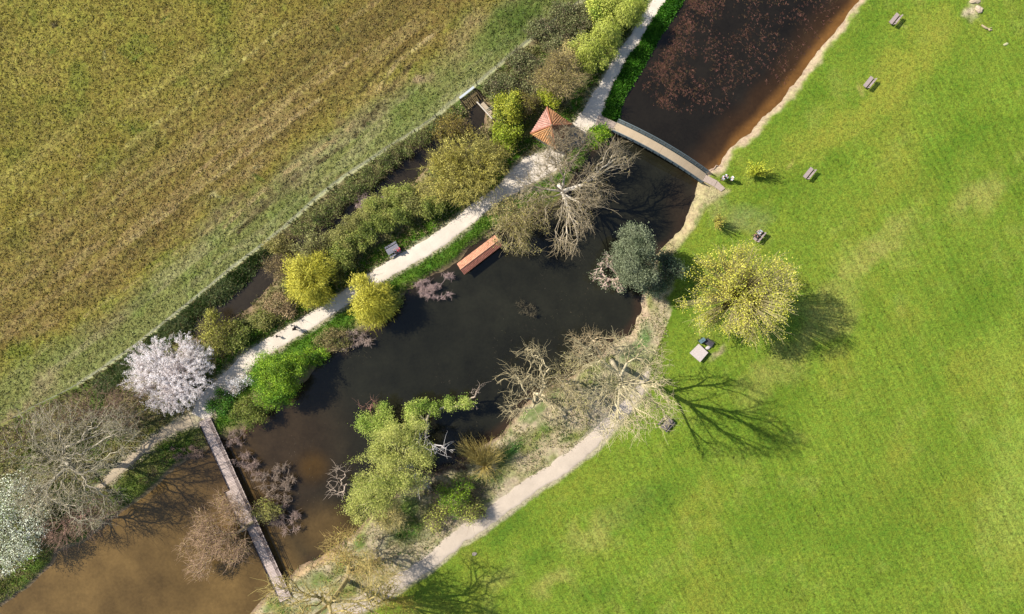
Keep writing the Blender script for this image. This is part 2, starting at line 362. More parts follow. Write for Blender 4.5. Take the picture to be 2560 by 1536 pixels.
# between ditch fence and main path / west of the ponds: rank vegetation over dark earth
west_poly = np.vstack([FENCE, WA([(-400,2200)]), WA([(-300,1750),(34,1500),(257,1320),(463,1153),(523,1119),(600,1090),(731,981),(812,887),(926,823),(1000,745),(1182,614),(1340,540),(1446,418),(1503,357),(1540,315),(1560,249),(1648,91),(1708,0),(1820,-260)])])
dw = sdf(GX, GY, west_poly); wm = sstep(0.3, -0.3, dw)*(dp > -0.5)
wn = fnoise(GX, GY, 2.5, 91, 4)
mixc(alb(136, 134, 80), wm); mixc(alb(166, 148, 110), wm*0.7*sstep(0, .6, wn)); mixc(alb(88, 118, 42), wm*0.7*sstep(0, .6, -wn))
zone = wm
for b in [(200,1270,110,40,-35,alb(100,140,46),.9),(60,1430,70,30,-35,alb(120,160,56),.95),(380,1080,60,30,-30,alb(140,136,56),.8),(440,1120,60,28,-20,alb(70,104,30),.9),(10,1440,30,25,0,alb(205,196,170),.8),(880,540,50,16,-35,alb(200,180,130),.8),
          (640,780,110,22,-35,alb(150,124,92),.7),(760,560,80,26,-40,alb(96,84,56),.6),(1250,370,40,30,-40,alb(110,92,72),.6),(330,1210,60,24,-38,alb(130,150,66),.7)]:
    blob(*b)
zone = one
# lush grass along the main path
gp = path_sd(GX, GY, (0,)); lush = sstep(2.6, 1.6, gp+0.5*n3)*(df < -3)*(dp > -0.3)*(PX > 540)
mixc(alb(84, 128, 28), lush*0.9); mixc(alb(120, 150, 44), lush*0.5*sstep(0, .6, n3))
# field beyond the fence
fm = sstep(-0.1, 0.3, df); s_ = (GX*0.79+GY*0.61)
t_ = df+0.9*fnoise(GX, GY, 7, 101, 3)
fcol = np.zeros_like(col); fcol[:] = alb(156, 144, 64)
def fmix(c, w):
    global fcol
    fcol = fcol*(1-w[..., None])+np.asarray(c)*w[..., None]
fn = fnoise(GX, GY, 11, 103, 5); fn2 = fnoise(GX, GY, 4, 104, 4)
streak = fnoise(s_*0.10, (GY*0.79-GX*0.61), 1.1, 105, 3); str2 = fnoise(s_*0.06, (GY*0.79-GX*0.61), 3.2, 106, 3)
fmix(alb(170, 158, 72), 0.6*sstep(0, .7, fn)); fmix(alb(146, 130, 56), 0.5*sstep(0, .7, -fn)); fmix(alb(132, 138, 54), 0.7*sstep(.1, .7, fn2)); fmix(alb(166, 146, 80), 0.4*sstep(0.1, .7, -fn2))
br = sstep(7, 10, t_)*sstep(27, 15, t_)
fmix(alb(146, 122, 68), br*0.65); fmix(alb(184, 160, 108), br*0.4*sstep(0.0, .6, streak)); fmix(alb(112, 98, 58), br*0.4*sstep(0.1, .7, -streak))
fmix(alb(128, 124, 56), 0.22*sstep(0.25, .8, streak)*sstep(20, 30, t_)); fmix(alb(196, 180, 100), 0.35*sstep(0.25, .8, str2)*sstep(14, 24, t_))
gn = sstep(8.0, 4.0, t_)
fmix(alb(146, 150, 84), gn*0.9); fmix(alb(184, 176, 122), gn*0.6*sstep(0.0, .6, streak)); fmix(alb(120, 140, 60), gn*0.5*sstep(0, .6, -fn2)); fmix(alb(140,122,84), gn*0.75*sstep(-.1,.5,fn)*sstep(3,5,t_))
fmix(alb(168, 172, 104), sstep(1.6, 0.6, np.abs(df-0.8))*0.35)
col2 = col; col = fcol; zone = one
for b in [(1160,90,90,40,-60,alb(170,150,100),.7),(1300,50,90,60,-40,alb(92,112,44),.8),(1240,100,70,40,-40,alb(104,124,52),.6),(1060,195,30,14,-20,alb(186,160,120),.8),(980,200,130,16,-38,alb(180,150,100),.5),(130,72,14,6,0,alb(70,58,48),.9),
          (560,530,110,30,-40,alb(146,130,96),.6),(760,420,130,40,-40,alb(152,130,94),.5),(60,880,60,60,0,alb(124,140,50),.7),(120,980,60,40,-30,alb(176,160,116),.7),(30,1040,60,20,-35,alb(196,170,130),.8),(60,300,200,80,0,alb(134,128,56),.5)]:
    blob(*b)
for _ in range(26):
    blob(RNG.uniform(-20, 1050), RNG.uniform(-10, 560), RNG.uniform(5, 14), RNG.uniform(4, 9), RNG.uniform(0, 180), alb(*[(96,124,44),(110,96,70),(196,184,130),(84,112,38)][RNG.integers(0, 4)]), .75)
# long wheel ruts
for pts, c, wdt, st in [([(330,600),(470,500),(640,370),(800,250)], alb(206,182,124), .24, .6), ([(560,570),(700,440),(870,330),(1000,150),(1080,90)], alb(206,182,126), .22, .7), ([(590,590),(720,460),(890,345),(1010,180),(1090,120)], alb(92,80,50), .24, .75),
     ([(0,590),(160,490),(420,290),(640,130),(720,60)], alb(204,190,112), .24, .6), ([(10,610),(170,508),(432,305),(650,145)], alb(112,100,50), .22, .6), ([(300,600),(560,380),(760,230),(940,110)], alb(204,176,116), .24, .6),
     ([(830,310),(960,170),(1020,120)], alb(70,60,34), .25, .6), ([(20,700),(300,500),(560,300),(840,90)], alb(112,104,50), .2, .5), ([(40,712),(318,512),(580,312),(858,102)], alb(190,176,100), .18, .4), ([(200,780),(470,590),(700,420),(900,280)], alb(118,100,56), .2, .5), ([(214,792),(486,602),(716,432),(912,292)], alb(192,172,112), .18, .45), ([(700,565),(800,470),(960,380)], alb(120,92,66), .2, .5)]:
    d, _ = seg_dist(GX+0.12*fn2, GY+0.12*n3, WA(pts)); mixc(c, min(1, st*1.15)*sstep(wdt*1.9, wdt*0.5, d)*sstep(-.7, .6, NZ2+.4*NZ))
fcol = col; col = col2
col = col*(1-fm[..., None])+fcol*fm[..., None]
# pale dry strip under the fence
mixc(alb(206, 204, 152), sstep(0.42, 0.18, np.abs(df-.1+0.12*n3))*(dp > 0)*0.95*(PX > 190))
# path shoulders, dirt
mixc(alb(206, 190, 158), sstep(0.6, 0.05, pp+0.3*n3+.2*NZ2)*0.85)
# wet mud at every waterline, bed below
w = np.minimum(dp, dd)
mixc(alb(156, 130, 104), sstep(0.95, 0.3, w+0.2*n3)*(ps > 2.0)*0.85); mixc(alb(96, 74, 48), sstep(0.0, -0.3, w))
Fm = sstep(0, .6, df); Lm = sstep(0.2, 0.8, db)*(1-Fm)*(1-wm)*sstep(0.8, 1.6, dp)
Bm = Lm*sstep(-150, 250, (PX-1500)+(PY-1050)*0.9)
ny, nx = GX.shape
idx = np.arange(nx*ny).reshape(ny, nx)
quads = np.stack([idx[:-1,:-1], idx[:-1,1:], idx[1:,1:], idx[1:,:-1]], -1).reshape(-1, 4)
g = MD(); g.add(np.stack([GX, GY, GZ], -1), quads, col.reshape(-1, 3), smooth=True)
ground = g.build('ground', M_GROUND, kind='structure')
mk = np.stack([Fm, Lm, Bm, np.ones_like(Fm)], -1)
a = ground.data.color_attributes.new('Mask', 'FLOAT_COLOR', 'POINT'); a.data.foreach_set('color', mk.astype(np.float32).ravel())

# ------------------------------------------------------------------ water sheets
def water(name, xr, yr, step, colour_fn, keep):
    x = np.arange(xr[0], xr[1], step); y = np.arange(yr[0], yr[1], step); X, Y = np.meshgrid(x, y)
    k = keep(X, Y); c = colour_fn(X, Y)
    ids = np.arange(X.size).reshape(X.shape); q = np.stack([ids[:-1,:-1], ids[:-1,1:], ids[1:,1:], ids[1:,:-1]], -1).reshape(-1, 4)
    ok = k.ravel()[q].any(1); q = q[ok]; used = np.unique(q); remap = np.zeros(X.size, int); remap[used] = np.arange(len(used))
    m = MD(); m.add(np.stack([X, Y, np.full_like(X, WATER_Z)], -1).reshape(-1, 3)[used], remap[q], c.reshape(-1, 3)[used]); return m.build(name, M_WATER, kind='structure')
def mixa(c, b, w): return c*(1-w[..., None])+np.asarray(b)*w[..., None]
def pond_col(X, Y):
    px = X*PXM+CX; py = CY-Y*PXM; d = -sdf(X, Y, POND); n = fnoise(X, Y, 5, 201, 4)
    c = np.tile(alb(42, 41, 30), X.shape+(1,))
    up = sstep(-60, 60, (px-1640)-(py-380)*-0.9*0-(py-380)*1.6*0+(300-py)*0.6)    # upper pond
    up = sstep(30, -30, py-(317+(px-1535)*0.56))
    c = mixa(c, alb(38, 33, 25), up)
    eshore, _ = seg_dist(X, Y, WA([(2320,-260),(2148,0),(2060,109),(1967,233),(1874,327),(1803,407),(1750,450)]))
    c = mixa(c, alb(72, 50, 28), up*sstep(5, 1.6, eshore+n)*.8); c = mixa(c, alb(136, 94, 46), up*sstep(1.7, 0.2, eshore+0.5*n))
    c = mixa(c, alb(66, 50, 36), sstep(1.3, 0.2, d+0.5*n)*0.45*(px < 1800))
    # lower basin: silt brown, fading in towards the boardwalk
    lo = sstep(-40, 60, (px-700)*-0.9+(py-1280)*0.42)
    lo2 = np.maximum(lo, sstep(120, 20, np.hypot(px-800, (py-1330)*1.2))*0.75)
    c = mixa(c, alb(120, 95, 54), lo2)
    c = mixa(c, alb(78, 60, 40), sstep(300, 80, np.hypot(px-650, py-1130))*0.6)
    c = mixa(c, alb(92, 66, 22), sstep(60, 10, np.hypot(px-780, py-1170))*0.6)
    c = mixa(c, alb(64, 48, 34), sstep(60, 5, np.hypot((px-1700)*1.0, (py-520)*.5))*0.5)
    c = mixa(c, alb(70, 52, 36), sstep(1.5, 0.2, d+0.4*n)*(px > 1150)*(py > 600)*0.5)
    return c*(1+0.25*n[..., None])
near = lambda X, Y: sdf(X, Y, POND) < 1.2
water('pond_water', (-92, 74), (-80, 80), 0.5, pond_col, near)
water('ditch_water', (-46, 0), (-5, 30), 0.4, lambda X, Y: np.tile(alb(56, 48, 36), X.shape+(1,)), lambda X, Y: seg_dist(X, Y, DITCH)[0] < 3.0)

# ------------------------------------------------------------------ paths
def ribbon(name, i, c, z0=0.03, seed=1, rag=0.12, shade=None):
    P, wd = PATHS[i]; seg = np.linalg.norm(np.diff(P, axis=0), axis=1); L = np.concatenate([[0], np.cumsum(seg)])
    n = int(L[-1]/0.22); s = np.linspace(0, L[-1], n)
    # smooth centre line
    cx = np.interp(s, L, P[:,0]); cy = np.interp(s, L, P[:,1]); w_ = np.interp(s, L, wd)
    ker = np.hanning(15); ker /= ker.sum()
    def sm(a): p_ = np.pad(a, 7, mode='edge'); return np.convolve(p_, ker, 'valid')
    cx, cy, w_ = sm(cx), sm(cy), sm(w_)
    tx = np.gradient(cx); ty = np.gradient(cy); l = np.hypot(tx, ty); nx_, ny_ = -ty/l, tx/l
    K = 15; u = np.linspace(-1, 1, K)
    eL = 1+rag*fnoise(s, s*0, 1.1, seed, 4)+rag*fnoise(s, s*0, 6, seed+1, 2); eR = 1+rag*fnoise(s, s*0+9, 1.1, seed+5, 4)+rag*.6*fnoise(s, s*0+9, 7, seed+6, 2)
    ww = np.where(u[None, :] < 0, (w_*eL)[:, None], (w_*eR)[:, None])*u[None, :]
    X = cx[:, None]+nx_[:, None]*ww; Y = cy[:, None]+ny_[:, None]*ww
    Z = z0+0.02*(1-np.abs(u[None, :])**3)+0*X; Z[:, 0] -= 0.05; Z[:, -1] -= 0.05
    cc = np.tile(c, X.shape+(1,))*(1+0.10*fnoise(X, Y, 1.2, seed+9, 4)[..., None]+0.07*fnoise(X, Y, 8, seed+3, 2)[..., None]-.12*np.abs(u[None, :, None])**4)
    if shade is not None: cc = cc*shade(X, Y)[..., None]
    ids = np.arange(X.size).reshape(X.shape); q = np.stack([ids[:-1,:-1], ids[:-1,1:], ids[1:,1:], ids[1:,:-1]], -1).reshape(-1, 4)
    m = MD(); m.add(np.stack([X, Y, Z], -1), q, cc.reshape(-1, 3), smooth=True); return m.build(name, M_PATH, kind='structure')
ribbon('gravel_path', 0, alb(250, 234, 212, k=1.08), seed=3)
ribbon('side_path', 1, alb(206, 186, 156), seed=13, rag=.2)
ribbon('dirt_path', 2, alb(234, 214, 190), seed=23, rag=.2)

def slab(name, pts, z, th, c, mat=M_STONE, parent=None, joints=0, **tags):
    P = [W(x, y, z) for x, y in pts]; n = len(P); m = MD()
    top = np.array(P); bot = top-np.array([0, 0, th])
    m.add(np.vstack([top, bot]), [tuple(range(n))] if n == 4 else [tuple(range(n))], c)
    m.add(np.vstack([top, bot]), [(i, (i+1) % n, n+(i+1) % n, n+i) for i in range(n)], c)
    return m.build(name, mat, parent, **tags)
slab('paved_forecourt', [(1405,300),(1462,330),(1440,395),(1392,372)], 0.075, 0.12, alb(176,166,158), kind='structure')

# ------------------------------------------------------------------ geometry generators
def tubes(md, P0, P1, R0, R1, k, c0, c1=None, mat=0):
    n = len(P0)
    if n == 0: return
    d = P1-P0; L = np.linalg.norm(d, axis=1, keepdims=True)+1e-9; d = d/L
    ref = np.where(np.abs(d[:, 2:3]) > 0.9, [[1.0, 0, 0]], [[0, 0, 1.0]])
    u = np.cross(d, ref); u /= np.linalg.norm(u, axis=1, keepdims=True); v = np.cross(d, u)
    a = np.arange(k)*2*math.pi/k
    ring = u[:, None, :]*np.cos(a)[None, :, None]+v[:, None, :]*np.sin(a)[None, :, None]
    A = P0[:, None, :]+ring*R0[:, None, None]; B = P1[:, None, :]+ring*R1[:, None, None]
    V = np.concatenate([A, B], 1).reshape(-1, 3)
    base = (np.arange(n)*2*k)[:, None]; j = np.arange(k); jn = (j+1) % k
    f = np.stack([base+j, base+jn, base+k+jn, base+k+j], -1).reshape(-1, 4)
    c0 = np.asarray(c0); 
    if c0.ndim == 1: c0 = np.tile(c0, (n, 1))
    md.add(V, f, np.repeat(c0, 2*k, axis=0), mat, smooth=True)

def rand_dirs(n, up=0.0):
    d = RNG.normal(size=(n, 3)); d[:, 2] = d[:, 2]+up; return d/np.linalg.norm(d, axis=1, keepdims=True)
def leaves(md, P, size, aspect, cols, mat=0, droop=None, flat=0.6, var=0.35):
    """one small folded blade (quad) per point"""
    n = len(P)
    if n == 0: return
    nrm = rand_dirs(n, flat*2); t = rand_dirs(n) if droop is None else droop+0.45*rand_dirs(n)
    t = t-(t*nrm).sum(1, keepdims=True)*nrm*(1 if droop is None else 0.2); t /= np.linalg.norm(t, axis=1, keepdims=True)+1e-9
    b = np.cross(nrm, t); b /= np.linalg.norm(b, axis=1, keepdims=True)+1e-9
    s = size*RNG.uniform(1-var, 1+var, (n, 1)); l = t*s; w_ = b*s*aspect/2
    V = np.stack([P-l*0.5, P+w_-l*0.05, P+l*0.5, P-w_-l*0.05], 1).reshape(-1, 3)
    f = (np.arange(n)*4)[:, None]+np.arange(4)[None, :]
    md.add(V, f, np.repeat(cols, 4, axis=0), mat)
def palette(n, cs, jit=0.12, k=1.0):
    cs = np.array([alb(*c) for c in cs])*k; c = cs[RNG.integers(0, len(cs), n)]
    return np.clip(c*(1+jit*RNG.normal(size=(n, 1)))*(1+0.05*RNG.normal(size=(n, 3))), 0.003, 0.9)
def clumpcol(P, cs, scale=1.2, seed=1, jit=0.15, k=1.0):
    """leaf colours that vary from clump to clump"""
    A = np.array([alb(*c) for c in cs])*k; f = (fnoise(P[:, 0]+P[:, 2]*0.7, P[:, 1]-P[:, 2]*0.4, scale, seed, 3)*0.6+0.5+0.18*RNG.normal(size=len(P)))
    f = np.clip(f, 0, 0.999)*(len(A)-1); i = f.astype(int); fr = (f-i)[:, None]
    c = A[i]*(1-fr)+A[np.minimum(i+1, len(A)-1)]*fr
    return np.clip(c*(1+jit*RNG.normal(size=(len(P), 1))), 0.003, 0.9)

def sample_lobes(lobes, n, shell=0.45, gap=0.0):
    """lobes: (px, py, z, rpx, rpy, rz) seen in the photo; returns world points"""
    vol = np.array([l[3]*l[4] for l in lobes], float); vol /= vol.sum(); out = []
    for l, q in zip(lobes, vol):
        m = max(3, int(round(n*q))); d = rand_dirs(m); r = RNG.uniform(shell**3, 1, (m, 1))**(1/3.)
        f = (H-l[2])/H; c = np.array(W(l[0], l[1], l[2])); rr = np.array([l[3]/PXM*f, l[4]/PXM*f, l[5]])
        rag = 1+0.30*fnoise(d[:, 0]*3+l[0], d[:, 1]*3+d[:, 2]*2, 1.0, 7, 3)[:, None]
        p = c+d*r*rr*rag; p[:, 2] = np.maximum(p[:, 2], 0.15)
        nz = fnoise(p[:, 0]+p[:, 2]*.5, p[:, 1]-p[:, 2]*.3, 1.9, int(l[0]), 3); k = nz > np.quantile(nz, gap)*1.0
        out.append(p[k])
    return np.concatenate(out)

def grow(trunk, pts, bf=0.35, start=0.4):
    """minimum-spanning-tree branching from the trunk polyline to the crown points"""
    tn = []
    for a, b in zip(trunk[:-1], trunk[1:]):
        a = np.array(a, float); b = np.array(b, float); k = max(2, int(np.linalg.norm(b-a)/0.5))
        for i in range(k): tn.append(a+(b-a)*i/k)
    tn.append(np.array(trunk[-1], float)); tn = np.array(tn); nt_ = len(tn)
    pos = np.concatenate([tn, pts]); par = np.full(len(pos), -1); par[1:nt_] = np.arange(nt_-1)
    pl_ = np.zeros(len(pos)); pl_[1:nt_] = np.cumsum(np.linalg.norm(np.diff(tn, axis=0), axis=1))
    n = len(pts); cost = np.full(n, 1e18); best = np.zeros(n, int)
    for i in range(int(nt_*start), nt_):
        d = np.linalg.norm(pts-tn[i], axis=1)+bf*pl_[i]; m = d < cost; cost[m] = d[m]; best[m] = i
    alive = np.ones(n, bool); order = list(range(nt_))
    for _ in range(n):
        j = int(np.argmin(cost)); cost[j] = 1e18; alive[j] = False; g_ = nt_+j
        par[g_] = best[j]; L = np.linalg.norm(pts[j]-pos[best[j]]); pl_[g_] = pl_[best[j]]+L; order.append(g_)
        d = np.sqrt(((pts-pts[j])**2).sum(1))+bf*pl_[g_]; m = alive & (d < cost); cost[m] = d[m]; best[m] = g_
    cnt = np.zeros(len(pos)); kids = np.zeros(len(pos)); 
    for g_ in reversed(order):
        if kids[g_] == 0: cnt[g_] = 1
        if par[g_] >= 0: cnt[par[g_]] += cnt[g_]; kids[par[g_]] += 1
    P = pos.copy()
    for it in range(2):
        cs = np.zeros_like(P); m = par >= 0; np.add.at(cs, par[m], P[m]); k = np.maximum(kids, 1)[:, None]
        tgt = 0.5*(cs/k)+0.5*P[np.maximum(par, 0)]; mv = (kids > 0) & (np.arange(len(P)) >= nt_)
        P[mv] = 0.55*P[mv]+0.45*tgt[mv]
    return P, par, cnt, kids, nt_

TREES = []
def tree(name, label, cat, base, hub, lobes, n=900, bark=(150,138,112), bark2=None, leaf=None, rt=0.3, rmin=0.022, bf=0.35, shell=0.35, group=None, zbase=0.0, gap=0.3, lk=1.95, start=0.4, trunkpts=None, twl=1.0, wig=0.12, expo=None, split=0.07):
    """leaf = dict(cols, per, size, aspect, spread, droop, tips)"""
    b = np.array(W(base[0], base[1], zbase)); h = np.array(W(*hub))
    if trunkpts is None:
        mid = (b*0.5+h*0.5)+np.array([RNG.normal()*0.2, RNG.normal()*0.2, 0]); trunkpts = [b-np.array([0, 0, .3]), mid, h]
    pts = sample_lobes(lobes, int(n/(1-gap)), shell, gap)
    P, par, cnt, kids, nt_ = grow(trunkpts, pts, bf, start)
    P[nt_:] += wig*RNG.normal(size=(len(P)-nt_, 3))*np.minimum(1, 3/np.sqrt(cnt[nt_:]))[:, None]
    if expo is None: expo = math.log(max(rt/rmin, 1.5))/math.log(max(cnt.max(), 2))
    R = rmin*cnt**expo; m = np.where(par >= 0)[0]; 
    p0 = P[par[m]]; p1 = P[m]; r0 = np.minimum(R[par[m]], R[m]*1.35+0.003); r1 = R[m]
    bc = alb(*bark)*1.5; b2 = alb(*(bark2 or bark))*1.7; fr = np.clip((r1/rt)*2.0, 0, 1)[:, None]
    cc = (b2*(1-fr)+bc*fr)*(1+0.15*RNG.normal(size=(len(m), 1)))
    root = thing(name, label, cat, tuple(b), 0, group)
    off = b
    big = r1 > split
    md = MD(); tubes(md, p0[big]-off, p1[big]-off, r0[big], r1[big], 7, cc[big])
    if md.n: md.build('trunk', M_BARK, root)
    cm = MD(); sm_ = ~big; mid_ = sm_ & (r1 > 0.05)
    tubes(cm, p0[mid_]-off, p1[mid_]-off, r0[mid_], r1[mid_], 5, cc[mid_]); fin = sm_ & ~mid_
    tubes(cm, p0[fin]-off, p1[fin]-off, r0[fin], r1[fin]*0.8, 3, cc[fin])
    tw = leaf.get('twigs', 0) if leaf else 0
    if tw == 0 and not leaf: tw = 1
    tip = np.where(cnt <= 3)[0]; tip = tip[tip >= nt_]
    if tw:     # extra fine twigs so the outline is feathery
        src = np.repeat(tip, tw); dr = P[src]-P[np.maximum(par[src], 0)]; dr = dr/(np.linalg.norm(dr, axis=1, keepdims=True)+1e-9)+0.8*rand_dirs(len(src), 0.1)
        L = twl*RNG.uniform(0.35, 0.95, (len(src), 1)); q0 = P[src]; q1 = q0+dr*L*0.6; q2 = q1+(dr+0.5*rand_dirs(len(src)))*L*0.5
        rr = np.full(len(src), rmin*0.8); tcol = b2*(1+0.15*RNG.normal(size=(len(src), 1)))
        tubes(cm, q0-off, q1-off, rr, rr*0.9, 3, tcol); tubes(cm, q1-off, q2-off, rr*0.9, rr*0.5, 3, tcol)
    if leaf:
        cand = tip if leaf.get('tips', True) else np.where((cnt < 8))[0]
        src = np.repeat(cand, leaf['per']); sp = leaf.get('spread', 0.35)
        q = P[src]+RNG.normal(size=(len(src), 3))*np.array([sp, sp, sp*leaf.get('vs', 0.8)])
        if leaf.get('along'):
            q = P[src]+(P[np.maximum(par[src], 0)]-P[src])*RNG.uniform(-.2, 1, (len(src), 1))+RNG.normal(size=(len(src), 3))*sp*0.5
        dro = None
        if leaf.get('droop'):
            cvec = P[src]-h; cvec[:, 2] = 0; cvec /= np.linalg.norm(cvec, axis=1, keepdims=True)+1e-6
            dro = cvec*0.75+np.array([0, 0, -0.55])
        keep = q[:, 2] > 0.05; q = q[keep]; dro = dro[keep] if dro is not None else None
        leaves(cm, q-off, leaf['size'], leaf.get('aspect', 0.6), clumpcol(q, leaf['cols'], leaf.get('clump', 1.3), int(base[0]), leaf.get('jit', .18), leaf.get('k', 1.25)*lk), 1, dro, leaf.get('flat', 0.5))
    cm.build('crown', [M_BARK, leaf.get('mat', M_LEAF) if leaf else M_LEAF], root)
    return root
# ------------------------------------------------------------------ boardwalk (dark brown planks on posts)
def boardwalk():
    zd = 0.28
    A, B = np.array(W(511, 1049, zd)), np.array(W(713.5, 1498, zd)); A[2] = B[2] = 0
    L = np.linalg.norm(B-A); ang = math.atan2(*(B-A)[[1, 0]])
    root = thing('boardwalk', 'long brown plank boardwalk with a side bay and dark handrail crossing the muddy pond', 'boardwalk', tuple(A), ang)
    hw = 0.86; cp = alb(226, 204, 190); dk = alb(62, 46, 42)
    bay0, bay1 = L*0.375, L*0.60         # bay on the right-hand (west) side: local -y
    m = MD(); x = 0.0; pw = 0.2; i = 0
    while x < L-0.05:
        y0 = -hw-(0.72 if bay0 < x < bay1 else 0)
        cy = (y0+hw)/2; j = 0.02*RNG.normal()
        m.box((x+pw/2, cy, zd-0.025+0.004*RNG.normal()), (pw-0.03, hw-y0+0.03*RNG.normal(), 0.05), cp*(1+0.11*RNG.normal())); x += pw; i += 1
    m.build('deck', M_WOOD, root)
    m = MD()
    for y in (-hw+0.1, 0, hw-0.1): m.box((L/2, y, zd-0.17), (L-0.2, 0.1, 0.2), dk)
    m.box(((bay0+bay1)/2, -hw-0.62, zd-0.17), (bay1-bay0, 0.1, 0.2), dk); m.build('beam', M_WOOD, root)
    n = 11
    for k in range(n+1):
        xx = 1.2+k*(L-2.4)/n
        for y in (-hw+0.1, hw-0.1):
            m = MD(); m.box((xx, y, (zd-0.28-2.2)/2), (0.16, 0.16, 2.2+zd-0.28), dk); m.build('pile', M_WOOD, root)
    # high rail on the pond side (+y), low kerb rail on the other
    steel = alb(84, 60, 56)
    rl = thing_part('railing', root)
    m = MD()
    for zz in (0.45, 0.75, 1.05): m.bar((0.5, hw+0.02, zd+zz), (L-1.0, hw+0.02, zd+zz), 0.055, 0.05, steel)
    m.build('rail', M_METAL, rl)
    for k in range(16):
        xx = 0.5+k*(L-1.5)/15; m = MD(); m.box((xx, hw+0.02, zd+0.5), (0.07, 0.07, 1.06), steel); m.bar((xx, hw+0.03, zd+0.55), (xx, hw+0.36, zd-0.1), 0.05, 0.05, steel); m.build('post', M_METAL, rl)
    kb = MD()
    for x0, x1, y in ((0.6, bay0, -hw-0.02), (bay0, bay1, -hw-0.74), (bay1, L-0.8, -hw-0.02)):
        kb.bar((x0, y, zd+0.12), (x1, y, zd+0.12), 0.07, 0.09, dk); kb.bar((x0, y-0.03, zd-0.1), (x1, y-0.03, zd-0.1), 0.05, 0.16, dk)
    kb.bar((bay0, -hw, zd+.12), (bay0, -hw-.74, zd+.12), .07, .09, alb(170, 140, 120)); kb.bar((bay1, -hw, zd+.12), (bay1, -hw-.74, zd+.12), .07, .09, dk)
    kb.build('kerb', M_WOOD, root)
def thing_part(name, parent):
    o = bpy.data.objects.new(name, None); COL.objects.link(o); o.parent = parent; return o
boardwalk()

# ------------------------------------------------------------------ arched footbridge
def footbridge():
    z0, rise = 0.15, 1.25
    A, B = np.array(W(1536, 317, z0)), np.array(W(1760, 446, z0)); A[2] = B[2] = 0
    L = np.linalg.norm(B-A); ang = math.atan2(*(B-A)[[1, 0]]); hw = 0.66
    root = thing('footbridge', 'arched footbridge with pale sand coloured deck and grey blue steel railings over the pond', 'bridge', tuple(A), ang)
    n = 28; xs = np.linspace(0, L, n+1); z = z0+rise*np.sin(np.pi*xs/L)**1.0*(1) 
    z = z0+rise*(1-((xs/L-0.5)*2)**2)
    m = MD(); c = alb(206, 184, 154); 
    V = []; 
    for x, zz in zip(xs, z): V += [(x, -hw, zz), (x, hw, zz), (x, hw, zz-0.12), (x, -hw, zz-0.12)]
    V = np.array(V); F = []
    for i in range(n):
        a = i*4; b = a+4
        F += [(a, b, b+1, a+1), (a+1, b+1, b+2, a+2), (a+2, b+2, b+3, a+3), (a+3, b+3, b, a)]
    F += [(0, 1, 2, 3), (n*4, n*4+3, n*4+2, n*4+1)]
    cc = np.tile(c, (len(V), 1))*(1+0.04*RNG.normal(size=(len(V), 1))); m.add(V, F, cc); m.box((L*0.497, 0, z[n//2]+0.004), (0.04, 2*hw, 0.006), alb(160, 140, 118)); m.build('deck', M_PATH, root)
    st = alb(112, 126, 128); 
    for y in (-hw-0.05, hw+0.05):
        m = MD()
        for i in range(n): m.bar((xs[i], y, z[i]-0.15), (xs[i+1], y, z[i+1]-0.15), 0.1, 0.26, alb(70, 84, 84))
        m.build('girder', M_METAL, root)
    for y in (-hw-0.12, hw+0.12):
        rl = thing_part('railing', root); s = 1 if y > 0 else -1
        m = MD()
        for hgt, wd in ((1.12, 0.09), (0.9, 0.035), (0.7, 0.035), (0.5, 0.035), (0.3, 0.035), (0.12, 0.04)):
            for i in range(n): m.bar((xs[i], y+s*0.06*hgt, z[i]+hgt), (xs[i+1], y+s*0.06*hgt, z[i+1]+hgt), wd, wd, st)
        m.build('rail', M_METAL, rl)
        for k in range(15):
            x = 0.05+k*(L-0.1)/14; zz = z0+rise*(1-((x/L-0.5)*2)**2); m = MD(); m.bar((x, y, zz-0.2), (x, y+s*0.07, zz+1.14), 0.07, 0.05, alb(150, 162, 160)); m.build('post', M_METAL, rl)
footbridge()
def ramp(name, pts, z, label):
    slab(name, pts, z, 0.3, alb(206, 184, 166), label=label, category='paving')
ramp('bridge_landing', [(1497,287),(1541,307),(1531,328),(1490,312)], 0.13, 'pale concrete landing joining the gravel path to the footbridge')
ramp('bridge_landing', [(1762,436),(1793,452),(1786,467),(1756,452)], 0.13, 'pinkish concrete landing slab right against the lawn end of the footbridge')
ramp('paving_slab', [(1794,453),(1813,471),(1803,479),(1786,468)], 0.10, 'outermost pinkish paving slab on the lawn beyond the footbridge landing')

